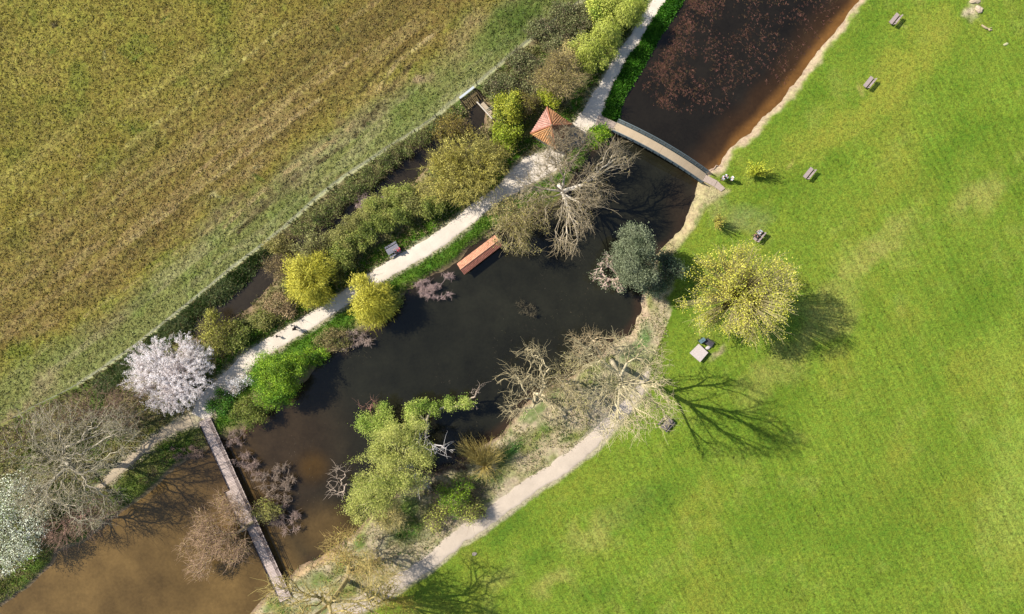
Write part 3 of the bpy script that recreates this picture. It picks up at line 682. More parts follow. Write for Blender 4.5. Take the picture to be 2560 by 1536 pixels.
# ------------------------------------------------------------------ tiled pavilion
def tiled_face(m, a, b, apex0, apex1, c, rows=22, amp=0.045):
    """corrugated tile slope between eaves a-b and ridge apex0-apex1, barrels running up the slope"""
    a, b, p, q = map(np.array, (a, b, apex0, apex1)); nrm = np.cross(b-a, p-a); nrm = nrm/np.linalg.norm(nrm); nrm *= np.sign(nrm[2])
    nu = rows*6; U = np.linspace(0, 1, nu+1); nv = 6; Vv = np.linspace(0, 1, nv+1)
    P = np.zeros((nv+1, nu+1, 3)); elen = np.linalg.norm(b-a); plen = np.linalg.norm(q-p); e = (b-a)/elen
    for j, v in enumerate(Vv):
        lo = a*(1-v)+p*v; hi = b*(1-v)+q*v; pt = lo[None]*(1-U[:, None])+hi[None]*U[:, None]
        s = (pt-a)@e; off = amp*(np.abs(np.sin(s/elen*rows*np.pi))-0.2)+0.015*((v*nv) % 1)
        P[j] = pt+nrm*off[:, None]
    ids = np.arange(P.shape[0]*P.shape[1]).reshape(P.shape[:2]); f = np.stack([ids[:-1,:-1], ids[:-1,1:], ids[1:,1:], ids[1:,:-1]], -1).reshape(-1, 4)
    s = (P.reshape(-1, 3)-a)@e; cell = np.floor(s/elen*rows).astype(int); vv = np.repeat(np.arange(nv+1), nu+1)
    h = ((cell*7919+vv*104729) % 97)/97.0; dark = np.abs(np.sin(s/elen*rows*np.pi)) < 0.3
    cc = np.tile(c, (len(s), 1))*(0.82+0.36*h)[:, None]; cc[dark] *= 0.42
    m.add(P, f, cc)
def pavilion():
    ze, za = 2.6, 4.5
    T, R, Bt, Lf = [np.array(W(x, y, ze)) for x, y in ((1368,268),(1430,311),(1390,374),(1326,334))]
    ap = np.array(W(1379, 314, za)); ctr = np.array([*(T+R+Bt+Lf)[:2]/4, 0]); 
    root = thing('pavilion', 'small square pavilion with an orange clay tiled pyramid roof beside the path', 'pavilion', tuple(ctr))
    rf = thing_part('roof', root)
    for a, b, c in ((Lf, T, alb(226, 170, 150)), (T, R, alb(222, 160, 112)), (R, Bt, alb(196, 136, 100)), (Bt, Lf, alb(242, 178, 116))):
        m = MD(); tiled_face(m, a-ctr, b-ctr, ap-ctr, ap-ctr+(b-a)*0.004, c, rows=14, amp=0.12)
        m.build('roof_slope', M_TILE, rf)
    for a in (T, R, Bt, Lf):
        m = MD(); tubes(m, np.array([a-ctr+[0, 0, .05]]), np.array([ap-ctr+[0, 0, .05]]), np.array([.1]), np.array([.1]), 8, alb(190, 118, 84)); m.build('hip_ridge', M_TILE, rf)
    m = MD(); m.box(tuple(ap-ctr+[0, 0, 0.1]), (0.3, 0.3, 0.22), alb(170, 150, 120), taper=0.4); m.build('finial', M_TILE, rf)
    ins = lambda p, k=0.82: (p-ctr)*[k, k, 0]+[0, 0, 0]
    wc = alb(150, 152, 138)
    for a, b, full in ((Lf, T, 1), (T, R, 1), (R, Bt, 0), (Bt, Lf, 1)):
        a2, b2 = ins(a), ins(b); m = MD(); hgt = 2.45 if full else 0.9
        c = (a2+b2)/2; m.box((c[0], c[1], hgt/2), (np.linalg.norm(b2-a2)-0.16, 0.15, hgt), wc, rz=math.atan2(*(b2-a2)[[1, 0]])); m.build('wall', M_STONE, root)
    for a in (T, R, Bt, Lf):
        a2 = ins(a, 0.84); m = MD(); m.box((a2[0], a2[1], 1.28), (0.22, 0.22, 2.56), alb(110, 84, 62)); m.build('post', M_WOOD, root)
    m = MD()
    for a, b in ((Lf, T), (T, R), (R, Bt), (Bt, Lf)): m.bar(ins(a, .9)+[0, 0, 2.5], ins(b, .9)+[0, 0, 2.5], 0.14, 0.16, alb(100, 76, 56))
    m.build('eaves_beam', M_WOOD, root)
pavilion()

# ------------------------------------------------------------------ long tiled shelter over the water
def shelter():
    ze, zr = 0.75, 1.2
    a0, a1 = np.array(W(1142, 660, ze)), np.array(W(1237, 588, ze)); r0, r1 = np.array(W(1150.5, 674, zr)), np.array(W(1248, 600, zr)); b0, b1 = np.array(W(1160.5, 687, ze)), np.array(W(1256, 613, ze))
    c = (a0+b1)/2*[1, 1, 0]; root = thing('tiled_shelter', 'long narrow shelter with terracotta tiled gable roof standing in the pond', 'shelter', tuple(c))
    rf = thing_part('roof', root)
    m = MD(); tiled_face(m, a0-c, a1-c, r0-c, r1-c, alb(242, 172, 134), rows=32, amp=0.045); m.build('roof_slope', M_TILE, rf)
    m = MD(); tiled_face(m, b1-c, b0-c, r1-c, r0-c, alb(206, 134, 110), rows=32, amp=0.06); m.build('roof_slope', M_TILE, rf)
    m = MD(); tubes(m, np.array([r0-c+[0, 0, .03]]), np.array([r1-c+[0, 0, .03]]), np.array([.07]), np.array([.07]), 8, alb(244, 180, 144)); m.build('ridge_cap', M_TILE, rf)
    wd = alb(104, 80, 60)
    for p, q in ((a0, a1), (b0, b1)):
        m = MD(); u = (p-c)*[.96, .96, 1]-[0, 0, .08]; v = (q-c)*[.96, .96, 1]-[0, 0, .08]; m.bar(u, v, .1, .12, wd); m.build('eaves_beam', M_WOOD, root)
    for k in range(5):
        for p, q in ((a0, a1), (b0, b1)):
            w_ = ((p+(q-p)*(0.04+0.23*k))-c)*[.93, .93, 1]; m = MD(); m.box((w_[0], w_[1], -0.65), (.12, .12, 2.6), wd); m.build('post', M_WOOD, root)
    e = (a1-a0)/np.linalg.norm(a1-a0)
    for P_, Q_, R_, s in ((a0, b0, r0, 1), (a1, b1, r1, -1)):
        m = MD(); o_ = e*0.05*s; m.add(np.array([P_-c+o_, Q_-c+o_, R_-c+o_-[0, 0, .06]]), [(0, 1, 2)], wd); m.build('gable', M_WOOD, root)
shelter()

# ------------------------------------------------------------------ sluice with white plank, fallen walkway
def sluice():
    a, b = np.array(W(1149, 246, .7)), np.array(W(1185, 218, .7)); d = (b-a)/np.linalg.norm(b-a); ang = math.atan2(d[1], d[0])
    root = thing('sluice_gate', 'white topped sluice gate with sloping timber boards at the head of the ditch', 'sluice', (a[0], a[1], 0), ang)
    L = np.linalg.norm(b-a); m = MD(); m.box((L/2, 0, .72), (L, .3, .1), alb(226, 230, 232)); m.build('top_plank', M_WOOD, root)
    for x in (0.1, L-0.1):
        m = MD(); m.box((x, 0, -.2), (.18, .2, 1.74), alb(70, 62, 52)); m.build('post', M_WOOD, root)
    m = MD()
    for k in range(13):
        x = 0.15+k*(L-0.3)/12; m.bar((x, -0.2, .45), (x+0.1*RNG.normal(), -1.75, -.25+.05*RNG.normal()), .11, .04, alb(170, 148, 104)*(1+.15*RNG.normal()))
    m.bar((0, -.9, .14), (L, -.9, .14), .08, .05, alb(90, 74, 54)); m.build('apron_board', M_WOOD, root)
    m = MD(); m.bar((-.05, -.1, .35), (-.2+.1, -2.0, -.1), .12, .3, alb(74, 62, 48)); m.build('wing_board', M_WOOD, root); m = MD(); m.bar((L+.05, -.1, .35), (L+.2, -1.7, -.1), .12, .3, alb(74, 62, 48)); m.build('wing_board', M_WOOD, root)
sluice()
def gangplank():
    a, b = np.array(W(1192, 255, .15)), np.array(W(1230, 297, .15)); d = b-a; L = np.linalg.norm(d); ang = math.atan2(d[1], d[0])
    root = thing('mooring_slab', 'narrow beige slab edged with a white beam along the ditch pool', 'walkway', (a[0], a[1], 0), ang)
    m = MD(); m.box((L/2, 0, .12), (L, .16, .16), alb(240, 226, 206)); m.build('edge_beam', M_WOOD, root)
    m = MD(); m.box((L/2+.25, .42, .06), (L-.7, .55, .14), alb(212, 190, 160)); m.build('slab', M_STONE, root)
    m = MD()
    for x in (L*.55, L*.62): m.bar((x, .2, .16), (x+.2, 1.7, .3), .07, .05, alb(150, 150, 130))
    m.build('cross_bar', M_WOOD, root)
gangplank()

# ------------------------------------------------------------------ wire fence
def fence():
    F = FENCE[1:-2]; seg = np.linalg.norm(np.diff(F, axis=0), axis=1); L = np.concatenate([[0], np.cumsum(seg)])
    root = thing('wire_fence', 'low wire fence on thin dark posts between the field and the ditch', 'fence', (F[0][0], F[0][1], 0)); o = np.array([F[0][0], F[0][1], 0])
    s = np.arange(1.0, L[-1], 3.6); x = np.interp(s, L, F[:, 0]); y = np.interp(s, L, F[:, 1]); z = ground_z(x, y, rough=False)
    keep = (s < np.interp(4, np.arange(len(L)), L)) | (s > np.interp(5.2, np.arange(len(L)), L)); P = np.stack([x, y, z], 1)
    for p in P[keep]:
        m = MD(); m.box((p-o+[0, 0, .5])+0, (.09, .09, 1.1), alb(84, 72, 56)); m.build('fence_post', M_WOOD, root)
    for h in (.95, .65, .35):
        for ok in (keep & (s < L[4]), keep & (s >= L[4])):
            q = P[ok]; m = MD(); tubes(m, q[:-1]-o+[0, 0, h], q[1:]-o+[0, 0, h], np.full(len(q)-1, .012), np.full(len(q)-1, .012), 4, alb(170, 170, 160)); m.build('fence_wire', M_METAL, root)
fence()

# ------------------------------------------------------------------ benches and tables
def make_bench():
    root = thing('park_bench', 'x', 'bench', (0, 0, 0), 0, 'grey brown park benches on the lawn'); c = alb(196, 176, 170); dk = alb(50, 44, 40)
    m = MD()
    for k in range(4): m.box((0, -0.27+k*0.155, .46), (1.85, .14, .045), c*(1+.06*RNG.normal()))
    m.build('seat', M_WOOD, root)
    m = MD()
    for k in range(3): m.bar((-.92, .45+.04*k, .62+.13*k), (.92, .45+.04*k, .62+.13*k), .045, .11, c*(1+.06*RNG.normal()))
    m.box((0, .56, .95), (1.85, .13, .045), c); m.build('backrest', M_WOOD, root)
    for x in (-.62, .62):
        m = MD(); m.box((x, -.22, .2), (.1, .1, .44), dk); m.bar((x, .3, 0), (x, .54, .92), .09, .08, dk); m.box((x, .06, .42), (.08, .72, .06), dk); m.build('leg', M_WOOD, root)
    return root
bench = make_bench()
def z_at(px, py): 
    w_ = W(px, py); return float(ground_z(np.array([w_[0]]), np.array([w_[1]]), rough=False)[0])
def put(px, py): w_ = W(px, py); return (w_[0], w_[1], z_at(px, py))
spots = [((2232,50), 'grey brown bench nearest the top edge of the lawn'), ((2167,208), 'grey brown empty bench halfway between the top lawn bench and the sapling'),
         ((2018,434), 'grey brown empty bench on the lawn beside the yellow sapling'), ((1893,590), 'grey brown bench on the lawn with two people sitting on it')]
for i, ((x, y), lab) in enumerate(spots):
    if i == 0: bench.location = put(x, y); bench.rotation_euler = (0, 0, math.radians(-128+180)); bench['label'] = lab
    else: dup(bench, put(x, y), math.radians((-128, -128, -129, -127)[i]+180), lab)
# seat faces the pond (left/up in the picture): local -y must point up-left
for o in [q for q in COL.objects if q.name.startswith('park_bench')]: o.rotation_euler[2] = math.radians(51)+math.pi*0
for o in [q for q in COL.objects if q.name.startswith('park_bench')]: o.rotation_euler[2] = math.radians(51-180); o.scale = (.92, .86, 1)

def make_table():
    root = thing('picnic_table', 'x', 'picnic table', (0, 0, 0), 0, 'timber picnic tables'); c = alb(150, 148, 156); dk = alb(60, 54, 50)
    m = MD()
    for k in range(5): m.box((0, -.34+.17*k, .74), (1.8, .155, .04), c*(1+.08*RNG.normal()))
    m.build('tabletop', M_WOOD, root)
    for s in (-1, 1):
        m = MD()
        for k in range(2): m.box((0, s*(.64+.14*k), .45), (1.8, .125, .04), c*(1+.08*RNG.normal()))
        m.build('seat', M_WOOD, root)
    for x in (-.6, .6):
        m = MD(); m.bar((x, -.62, 0), (x, -.2, .72), .09, .05, dk); m.bar((x, .62, 0), (x, .2, .72), .09, .05, dk); m.box((x, 0, .40), (.05, 1.5, .09), dk); m.box((x+.001, 0, .69), (.052, .76, .06), dk); m.build('leg_frame', M_WOOD, root)
    return root
tb = make_table(); tb.location = put(984, 625); tb.rotation_euler = (0, 0, math.radians(31)); tb['label'] = 'grey timber picnic table beside the gravel path with two people at it'
t2 = dup(tb, put(1664, 1058), math.radians(48), 'weathered dark picnic table on the lawn under the tall bare tree')
for ch in t2.children:
    ch.data = ch.data.copy(); a_ = ch.data.color_attributes['Col']; n_ = len(ch.data.vertices); b_ = np.zeros(n_*4, np.float32); a_.data.foreach_get('color', b_); b_ = b_.reshape(-1, 4); b_[:, :3] *= np.array([.62, .52, .48]); a_.data.foreach_set('color', b_.ravel())

def white_table():
    z = 0.78; P = [np.array(W(x, y, z)) for x, y in ((1724,883),(1750,906),(1770.5,882),(1747,860))]; c = sum(P)/4*[1, 1, 0]
    root = thing('square_table', 'large square pale stone topped table on the lawn by the yellow tree', 'table', tuple(c))
    m = MD(); V = np.array([p-c for p in P]); m.add(np.vstack([V, V-[0, 0, .08]]), [(0, 3, 2, 1), (4, 5, 6, 7)], alb(232, 216, 206)); m.add(np.vstack([V, V-[0, 0, .08]]), [(i, (i+1) % 4, 4+(i+1) % 4, 4+i) for i in range(4)], alb(200, 186, 176)); m.build('tabletop', M_STONE, root)
    for v in V:
        m = MD(); m.box((v[0]*.72, v[1]*.72, .35), (.2, .2, .7), alb(120, 112, 104)); m.build('leg', M_STONE, root)
white_table()
def low_bench():
    b = put(1770, 857); root = thing('slatted_bench', 'dark slatted bench half hidden by yellow leaves next to the square table', 'bench', b, math.radians(-33))
    m = MD()
    for k in range(5): m.box((0, -.3+.15*k, .42), (1.25, .13, .04), alb(92, 88, 92)*(1+.1*RNG.normal()))
    m.build('seat', M_WOOD, root)
    for x in (-.45, .45):
        m = MD(); m.box((x, 0, .2), (.1, .6, .4), alb(46, 42, 42)); m.build('leg', M_WOOD, root)
    m = MD(); m.bar((-.62, .42, .85), (.62, .42, .85), .05, .16, alb(80, 76, 80)); m.bar((-.6, .36, .3), (-.6, .43, .9), .06, .06, alb(46, 42, 42)); m.bar((.6, .36, .3), (.6, .43, .9), .06, .06, alb(46, 42, 42)); m.build('backrest', M_WOOD, root)
    b = put(1751.5, 851); root = thing('litter_bin', 'blue grey lidded litter bin at the corner of the square table', 'litter bin', b, math.radians(37))
    m = MD(); m.box((0, 0, .42), (.78, .42, .84), alb(90, 104, 104), taper=.96); m.build('body', M_METAL, root)
    m = MD(); m.box((0, 0, .885), (.9, .5, .08), alb(136, 166, 172), taper=.92); m.box((0, 0, .94), (.3, .1, .04), alb(110, 140, 146)); m.build('lid', M_METAL, root)
    for x in (-.25, .25):
        m = MD(); tubes(m, np.array([[x, .2, .1]]), np.array([[x, .28, .1]]), np.array([.1]), np.array([.1]), 10, alb(40, 40, 40)); m.build('wheel', M_METAL, root)
    b = put(1769, 869.5); root = thing('white_sack', 'crumpled white sack lying beside the dark slatted bench', 'sack', b, 0.4)
    m = MD(); v = rand_dirs(60); m_ = icos(0.28, 2); v, f = m_; v = v*[1.3, .9, .55]*(1+.18*fnoise(v[:, 0]*9, v[:, 1]*9+v[:, 2]*5, 1, 3, 3)[:, None])+[0, 0, .14]; m.add(v, f, alb(232, 220, 214), smooth=True); m.build('sack_body', M_CLOTH, root)
    m = MD(); m.bar((.3, 0, .2), (.46, .06, .3), .1, .06, alb(220, 208, 200)); m.build('tied_neck', M_CLOTH, root)
def icos(r, sub):
    import bmesh
    bm = bmesh.new(); bmesh.ops.create_icosphere(bm, subdivisions=sub, radius=r); bm.verts.ensure_lookup_table()
    v = np.array([q.co[:] for q in bm.verts]); f = np.array([[q.index for q in fc.verts] for fc in bm.faces]); bm.free(); return v, f
low_bench()
def rock(px, py, sx, sy, sz, rz, c, label, seed):
    v, f = icos(1, 3); v = v*(1+.25*fnoise(v[:, 0]*2+seed, v[:, 1]*2+v[:, 2], 1, seed, 4)[:, None]); v = np.round(v*5+.0)/5*0.35+v*.65
    v = v*[sx, sy, sz]; m = MD(); m.add(v, f, alb(*c)); p = put(px, py); o = m.build('boulder', M_STONE, None, label=label, category='boulder'); o.location = (p[0], p[1], p[2]+sz*.35); o.rotation_euler[2] = rz
rock(2447, 24, .62, .42, .3, -.7, (232,208,178), 'large pale flat boulder at the top right of the lawn', 3)
rock(2438, 3, .8, .35, .2, .1, (216,196,160), 'pale sandy boulder cut by the top edge above the flat one', 8)
rock(2514, 111, .35, .16, .1, .4, (214,210,160), 'small pale stone near the right edge of the upper lawn', 12)
rock(1186, 1385, .32, .24, .12, .3, (206,190,170), 'grey stone in the grass right beside the lower dirt path', 5)
def log(px, py, L, r, rz, c, label, cat='log', name='log'):
    p = put(px, py); root = thing(name, label, cat, (p[0], p[1], max(p[2], WATER_Z)+r), rz); m = MD(); n = 7; x = np.linspace(-L/2, L/2, n); y = .06*RNG.normal(size=n); P = np.stack([x, y, y*0], 1); rr = r*(1+.15*RNG.normal(size=n)); rr[-1] *= .5
    tubes(m, P[:-1], P[1:], rr[:-1], rr[1:], 8, alb(*c)); m.build('stem', M_BARK, root)
    m = MD(); tubes(m, np.array([[L*.2, 0, 0]]), np.array([[L*.38, .28, .12]]), np.array([r*.5]), np.array([r*.3]), 5, alb(*c)); m.build('stub', M_BARK, root)
log(1785, 421, 1.6, .1, math.radians(30), (206,176,150), 'bleached driftwood log on the sand at the lawn end of the footbridge')
log(2466, 70, 1.6, .12, math.radians(-25), (214,192,150), 'pale split log lying on the grass near the top right boulders')
log(1001, 533, 0.001+1.0, .12, math.radians(20), (150,130,110), 'short grey log beside the ditch') if False else None

# ------------------------------------------------------------------ people
def skin_obj(name, verts, edges, radii, mat, parent, color, sub=2, root_i=0):
    me = bpy.data.meshes.new(name); me.from_pydata(verts, edges, []); o = bpy.data.objects.new(name, me); COL.objects.link(o); o.parent = parent
    sk = o.modifiers.new('skin', 'SKIN'); sk.use_smooth_shade = True
    for i, r in enumerate(radii): 
        q = me.skin_vertices[0].data[i]; q.radius = (r, r) if not isinstance(r, tuple) else r; q.use_root = (i == root_i)
    s = o.modifiers.new('sub', 'SUBSURF'); s.levels = sub; s.render_levels = sub
    m, t, out = new_mat(name+'_material'); p = N(t, 'ShaderNodeBsdfPrincipled', Roughness=.85); p.inputs['Base Color'].default_value = (*color, 1)
    no = N(t, 'ShaderNodeTexNoise', Scale=30.0); bmp = N(t, 'ShaderNodeBump', Strength=.3, Distance=.01); t.links.new(no.outputs[0], bmp.inputs['Height']); t.links.new(bmp.outputs[0], p.inputs['Normal']); t.links.new(p.outputs[0], out.inputs[0]); me.materials.append(m); return o
def person(label, px, py, rz, pose='stand', scale=1.0, shirt=(230,230,235), pants=(40,40,50), hair=(40,28,22), z=None, group=None, lean=0.0, reach=None, hat=None):
    p = put(px, py) if z is None else W(px, py, 0)[:2]+(z,)
    root = thing('person', label, 'person', p, rz, group); root.scale = (scale,)*3
    # joints, facing +y
    if pose == 'sit': hz = .50; knee = (.11, .44, .50); ank = (.11, .46, .08); toe = (.12, .62, .04)
    else: hz = .93
    J = {}
    J['pelvis'] = (0, 0, hz); J['belly'] = (0, .01+lean*.3, hz+.17); J['chest'] = (0, .01+lean*.7, hz+.38); J['neck'] = (0, .02+lean, hz+.56); J['head'] = (0, .05+lean*1.1, hz+.66); J['crown'] = (0, .05+lean*1.15, hz+.79)
    for s, sn in ((-1, 'l'), (1, 'r')):
        if pose == 'sit':
            J['hip'+sn] = (s*.1, .03, hz); J['knee'+sn] = (s*knee[0], knee[1], knee[2]); J['ank'+sn] = (s*ank[0], ank[1], ank[2]); J['toe'+sn] = (s*toe[0], toe[1], toe[2])
        else:
            st = s*.2 if pose == 'walk' else 0
            J['hip'+sn] = (s*.1, 0, hz-.06); J['knee'+sn] = (s*.11, st*.7+.02, .5); J['ank'+sn] = (s*.11, st*1.3-.02, .09); J['toe'+sn] = (s*.13, st*1.3+.15, .04)
        J['sh'+sn] = (s*.18, .01+lean*.85, hz+.49)
        if pose == 'sit' or reach: J['el'+sn] = (s*.25, .16+lean, hz+.27); J['wr'+sn] = (s*.14, .40+lean, hz+.28)
        else:
            aw = -s*.14 if pose == 'walk' else 0
            J['el'+sn] = (s*.26, aw*.7-.02, hz+.2); J['wr'+sn] = (s*.27, aw*1.4+.06, hz-.04)
    names = list(J); I = {k: i for i, k in enumerate(names)}; V = [J[k] for k in names]
    R = {'pelvis': .13, 'belly': .12, 'chest': .14, 'neck': .055, 'head': .085, 'crown': .075}
    for sn in 'lr': R.update({'hip'+sn: .085, 'knee'+sn: .058, 'ank'+sn: .042, 'toe'+sn: .035, 'sh'+sn: .06, 'el'+sn: .042, 'wr'+sn: .03})
    E = [('pelvis', 'belly'), ('belly', 'chest'), ('chest', 'neck'), ('neck', 'head'), ('head', 'crown')]
    for sn in 'lr': E += [('pelvis', 'hip'+sn), ('hip'+sn, 'knee'+sn), ('knee'+sn, 'ank'+sn), ('ank'+sn, 'toe'+sn), ('chest', 'sh'+sn), ('sh'+sn, 'el'+sn), ('el'+sn, 'wr'+sn)]
    rad = [R[k] for k in names]; EE = [(I[a_], I[b_]) for a_, b_ in E]
    # hands: palm, four fingers of different length and a thumb leaving the palm's side
    for s, sn in ((-1, 'l'), (1, 'r')):
        w_ = Vector(J['wr'+sn]); d = (w_-Vector(J['el'+sn])).normalized(); sd_ = Vector((1, 0, 0)); sd_ = (sd_-d*sd_.dot(d)).normalized(); dn = d.cross(sd_).normalized()
        pi = len(V); V.append(tuple(w_+d*.07)); rad.append((.036, .018)); EE.append((I['wr'+sn], pi))
        for q, (o_, l_) in enumerate(((-.027, .06), (-.009, .075), (.009, .07), (.027, .052))):
            b0 = len(V); V.append(tuple(w_+d*.10+sd_*o_)); V.append(tuple(w_+d*(.10+l_*.55)+sd_*o_*1.1+dn*.008)); V.append(tuple(w_+d*(.10+l_)+sd_*o_*1.15+dn*.026)); rad += [.009, .0085, .007]; EE += [(pi, b0), (b0, b0+1), (b0+1, b0+2)]
        b0 = len(V); V.append(tuple(w_+d*.06-sd_*s*.04)); V.append(tuple(w_+d*.095-sd_*s*.062+dn*.01)); rad += [.011, .008]; EE += [(pi, b0), (b0, b0+1)]
    body = skin_obj('body', V, EE, rad, None, root, lin((214, 160, 130))/1.6, 1)
    # face: nose, ears, eyes and mouth as small pieces of the head
    hd = Vector(J['head'])+Vector((0, 0, .03)); m = MD()
    for s in (-1, 1):
        v, f = icos(.011, 1); m.add(v+np.array(hd)+[s*.032, .082, .012], f, lin((40, 30, 28))); v, f = icos(.022, 1); m.add(v*[.5, 1, 1.3]+np.array(hd)+[s*.088, 0, 0], f, lin((205, 150, 122))/1.6)
    v, f = icos(.015, 1); m.add(v*[.8, 1.3, 1.4]+np.array(hd)+[0, .092, -.015], f, lin((210, 150, 120))/1.6); v, f = icos(.02, 1); m.add(v*[1.2, .4, .3]+np.array(hd)+[0, .082, -.05], f, lin((150, 70, 70))/1.6); m.build('face', M_SKIN, root)
    def sub(ks, es, name, color, add):
        idx = {k: i for i, k in enumerate(ks)}; skin_obj(name, [J[k] if k in J else X[k] for k in ks], [(idx[a_], idx[b_]) for a_, b_ in es], [(R[k] if k in R else XR[k])+add for k in ks], None, root, color, 1)
    X = {'cufl': tuple(Vector(J['el l'.replace(' ', '')]).lerp(Vector(J['wrl']), .8)), 'cufr': tuple(Vector(J['elr']).lerp(Vector(J['wrr']), .8)), 'heml': tuple(Vector(J['kneel']).lerp(Vector(J['ankl']), .88)), 'hemr': tuple(Vector(J['kneer']).lerp(Vector(J['ankr']), .88))}; XR = {'cufl': .034, 'cufr': .034, 'heml': .045, 'hemr': .045}
    sub(['belly', 'pelvis', 'chest', 'shl', 'shr', 'ell', 'elr', 'cufl', 'cufr'], [('belly', 'pelvis'), ('belly', 'chest'), ('chest', 'shl'), ('chest', 'shr'), ('shl', 'ell'), ('shr', 'elr'), ('ell', 'cufl'), ('elr', 'cufr')], 'jacket', lin(shirt)/1.7, .022)
    sub(['pelvis', 'hipl', 'hipr', 'kneel', 'kneer', 'heml', 'hemr'], [('pelvis', 'hipl'), ('pelvis', 'hipr'), ('hipl', 'kneel'), ('hipr', 'kneer'), ('kneel', 'heml'), ('kneer', 'hemr')], 'trousers', lin(pants)/1.7, .018)
    for sn in 'lr':
        m = MD(); v, f = icos(.06, 2); a_ = np.array(J['ank'+sn]); t_ = np.array(J['toe'+sn]); m.add(v*[.9, 2.2, .8]+(a_*.4+t_*.6)*[1, 1, 1]+[0, 0, -.0], f, lin((50, 44, 44)), smooth=True); m.build('shoe', M_CLOTH, root)
    v, f = icos(.112, 3); v = v[:]; hc = np.array(hd)+[0, -.012, .028]; keepv = v.copy(); k_ = (v[:, 1] > .035) & (v[:, 2] < .05); keepv[k_] *= .72
    m = MD(); m.add(keepv*[.92, 1.02, 1.0]+hc, f, lin(hat or hair)/1.7, smooth=True)
    m.build('hat' if hat else 'hair', M_CLOTH, root)
    return root
person('adult in black walking along the gravel path ahead of a small child', 742, 822, math.radians(70), 'walk', 1.0, (26,22,24), (24,20,22), (84,70,62))
person('small child in dark clothes walking behind the adult in black', 696, 841, math.radians(-60), 'walk', .62, (36,28,30), (30,26,30), (36,28,24))
person('small child in white at the grass edge of the gravel path', 732, 814, math.radians(-50), 'walk', .62, (244,240,232), (180,172,168), (230,220,196))
person('dark haired person in a white top standing at the end of the footbridge', 1803, 449, math.radians(100), 'stand', 1.0, (214,220,236), (120,118,122), (24,20,22), group=None)
person('dark haired person in a pale shirt standing close behind another by the footbridge', 1811, 445, math.radians(120), 'stand', .98, (224,228,244), (60,62,70), (30,26,30))
person('person all in white with a white hat standing on the lawn by the footbridge', 1825, 450, math.radians(90), 'stand', 1.0, (246,250,252), (226,228,230), (230,230,230), hat=(248,248,248))
def seat_person(label, table, lx, ly, face, **k):
    M = Matrix.Translation(table.location) @ Matrix.Rotation(table.rotation_euler[2], 4, 'Z'); w_ = M @ Vector((lx, ly, 0))
    px = w_.x*PXM+CX; py = CY-w_.y*PXM; return person(label, px, py, table.rotation_euler[2]+face, 'sit', z=w_.z-.03, **k)
seat_person('person in a red top sitting at the picnic table by the path', tb, .72, -.66, math.radians(10), shirt=(216,84,96), pants=(70,60,70), hair=(206,70,84), lean=.1)
seat_person('person in grey and black sitting at the picnic table beside the person in red', tb, .18, -.68, 0, shirt=(84,88,98), pants=(36,38,46), hair=(30,30,34), lean=.12)
b4 = [q for q in COL.objects if q.get('label', '').endswith('two people sitting on it')][0]
seat_person('person in pale blue sitting on the lawn bench', b4, -.42, .05, math.pi, shirt=(186,200,208), pants=(150,160,170), hair=(120,110,110), lean=.06)
seat_person('person in black sitting on the lawn bench beside the one in pale blue', b4, .28, .05, math.pi, shirt=(40,34,36), pants=(34,30,34), hair=(36,26,24), lean=.06)
#TREES_HERE
# ------------------------------------------------------------------ trees and shrubs
def V(*ls, z=3.0, rz=2.0):
    """lobes given as (px,py,rx,ry[,z,rz])"""
    return [(l[0], l[1], l[4] if len(l) > 4 else z, l[2], l[3], l[5] if len(l) > 5 else rz) for l in ls]
YW = [(156,150,46), (190,182,64), (206,198,84), (168,162,58)]
YG = [(122,132,46), (152,160,64), (174,178,84), (134,142,58)]
OLIVE = [(106,108,44), (144,142,62), (178,172,90), (122,120,58)]
GREEN = [(56,88,20), (92,128,28), (140,164,40), (84,112,30)]
PALEG = [(110,128,44), (160,170,70), (196,196,96), (140,152,60)]
GREYG = [(84,94,66), (116,124,90), (144,150,116), (100,108,78)]
HEDGE = [(78,92,34), (116,126,52), (156,160,80), (132,126,68)]
WHITE = [(196,184,176), (236,226,222), (248,242,240), (214,204,196)]

# blossom tree
tree('blossom_tree', 'white flowering blossom tree covering the bend of the gravel path', 'tree', (436,944), (438,938,2.4), V((424,902,90,68,3.5,1.7),(388,956,72,62,3.1,1.5),(462,945,72,62,3.2,1.5),(420,994,72,44,2.8,1.3),(486,895,52,46,3.0,1.3),(366,902,48,48,3.0,1.3)),
     n=2300, bark=(150,120,100), gap=.15, rt=.24, rmin=.016, bf=.7, bark2=(190,170,158), leaf=dict(cols=WHITE, per=30, size=.10, aspect=.8, spread=.22, along=True, k=.95, mat=M_BLOSSOM, tips=False, jit=.1, flat=1.0))
tree('blossom_tree', 'faint white flowering tree cut by the left edge above the muddy pond', 'tree', (36,1300), (24,1300,2.6), V((30,1250,70,60,5,1.8),(60,1330,60,60,4,1.6),(10,1370,60,60,4,1.6),(-30,1290,70,90,4.5,2)),
     n=1500, bark=(130,120,100), rt=.24, rmin=.018, bf=.6, leaf=dict(cols=[(150,160,110),(206,208,180),(220,222,200),(136,150,92)], per=8, size=.17, aspect=.75, spread=.3, k=1.3, tips=False, jit=.15, twigs=1))
tree('blossom_shrub', 'sprawling white flowering shrub by the path opposite the big blossom tree', 'shrub', (585,972), (590,968,.7), V((592,965,26,18,1.0,.6),(615,950,14,10,1.0,.4)), n=160, rt=.05, rmin=.016,
     leaf=dict(cols=WHITE, per=10, size=.13, spread=.25, mat=M_BLOSSOM))
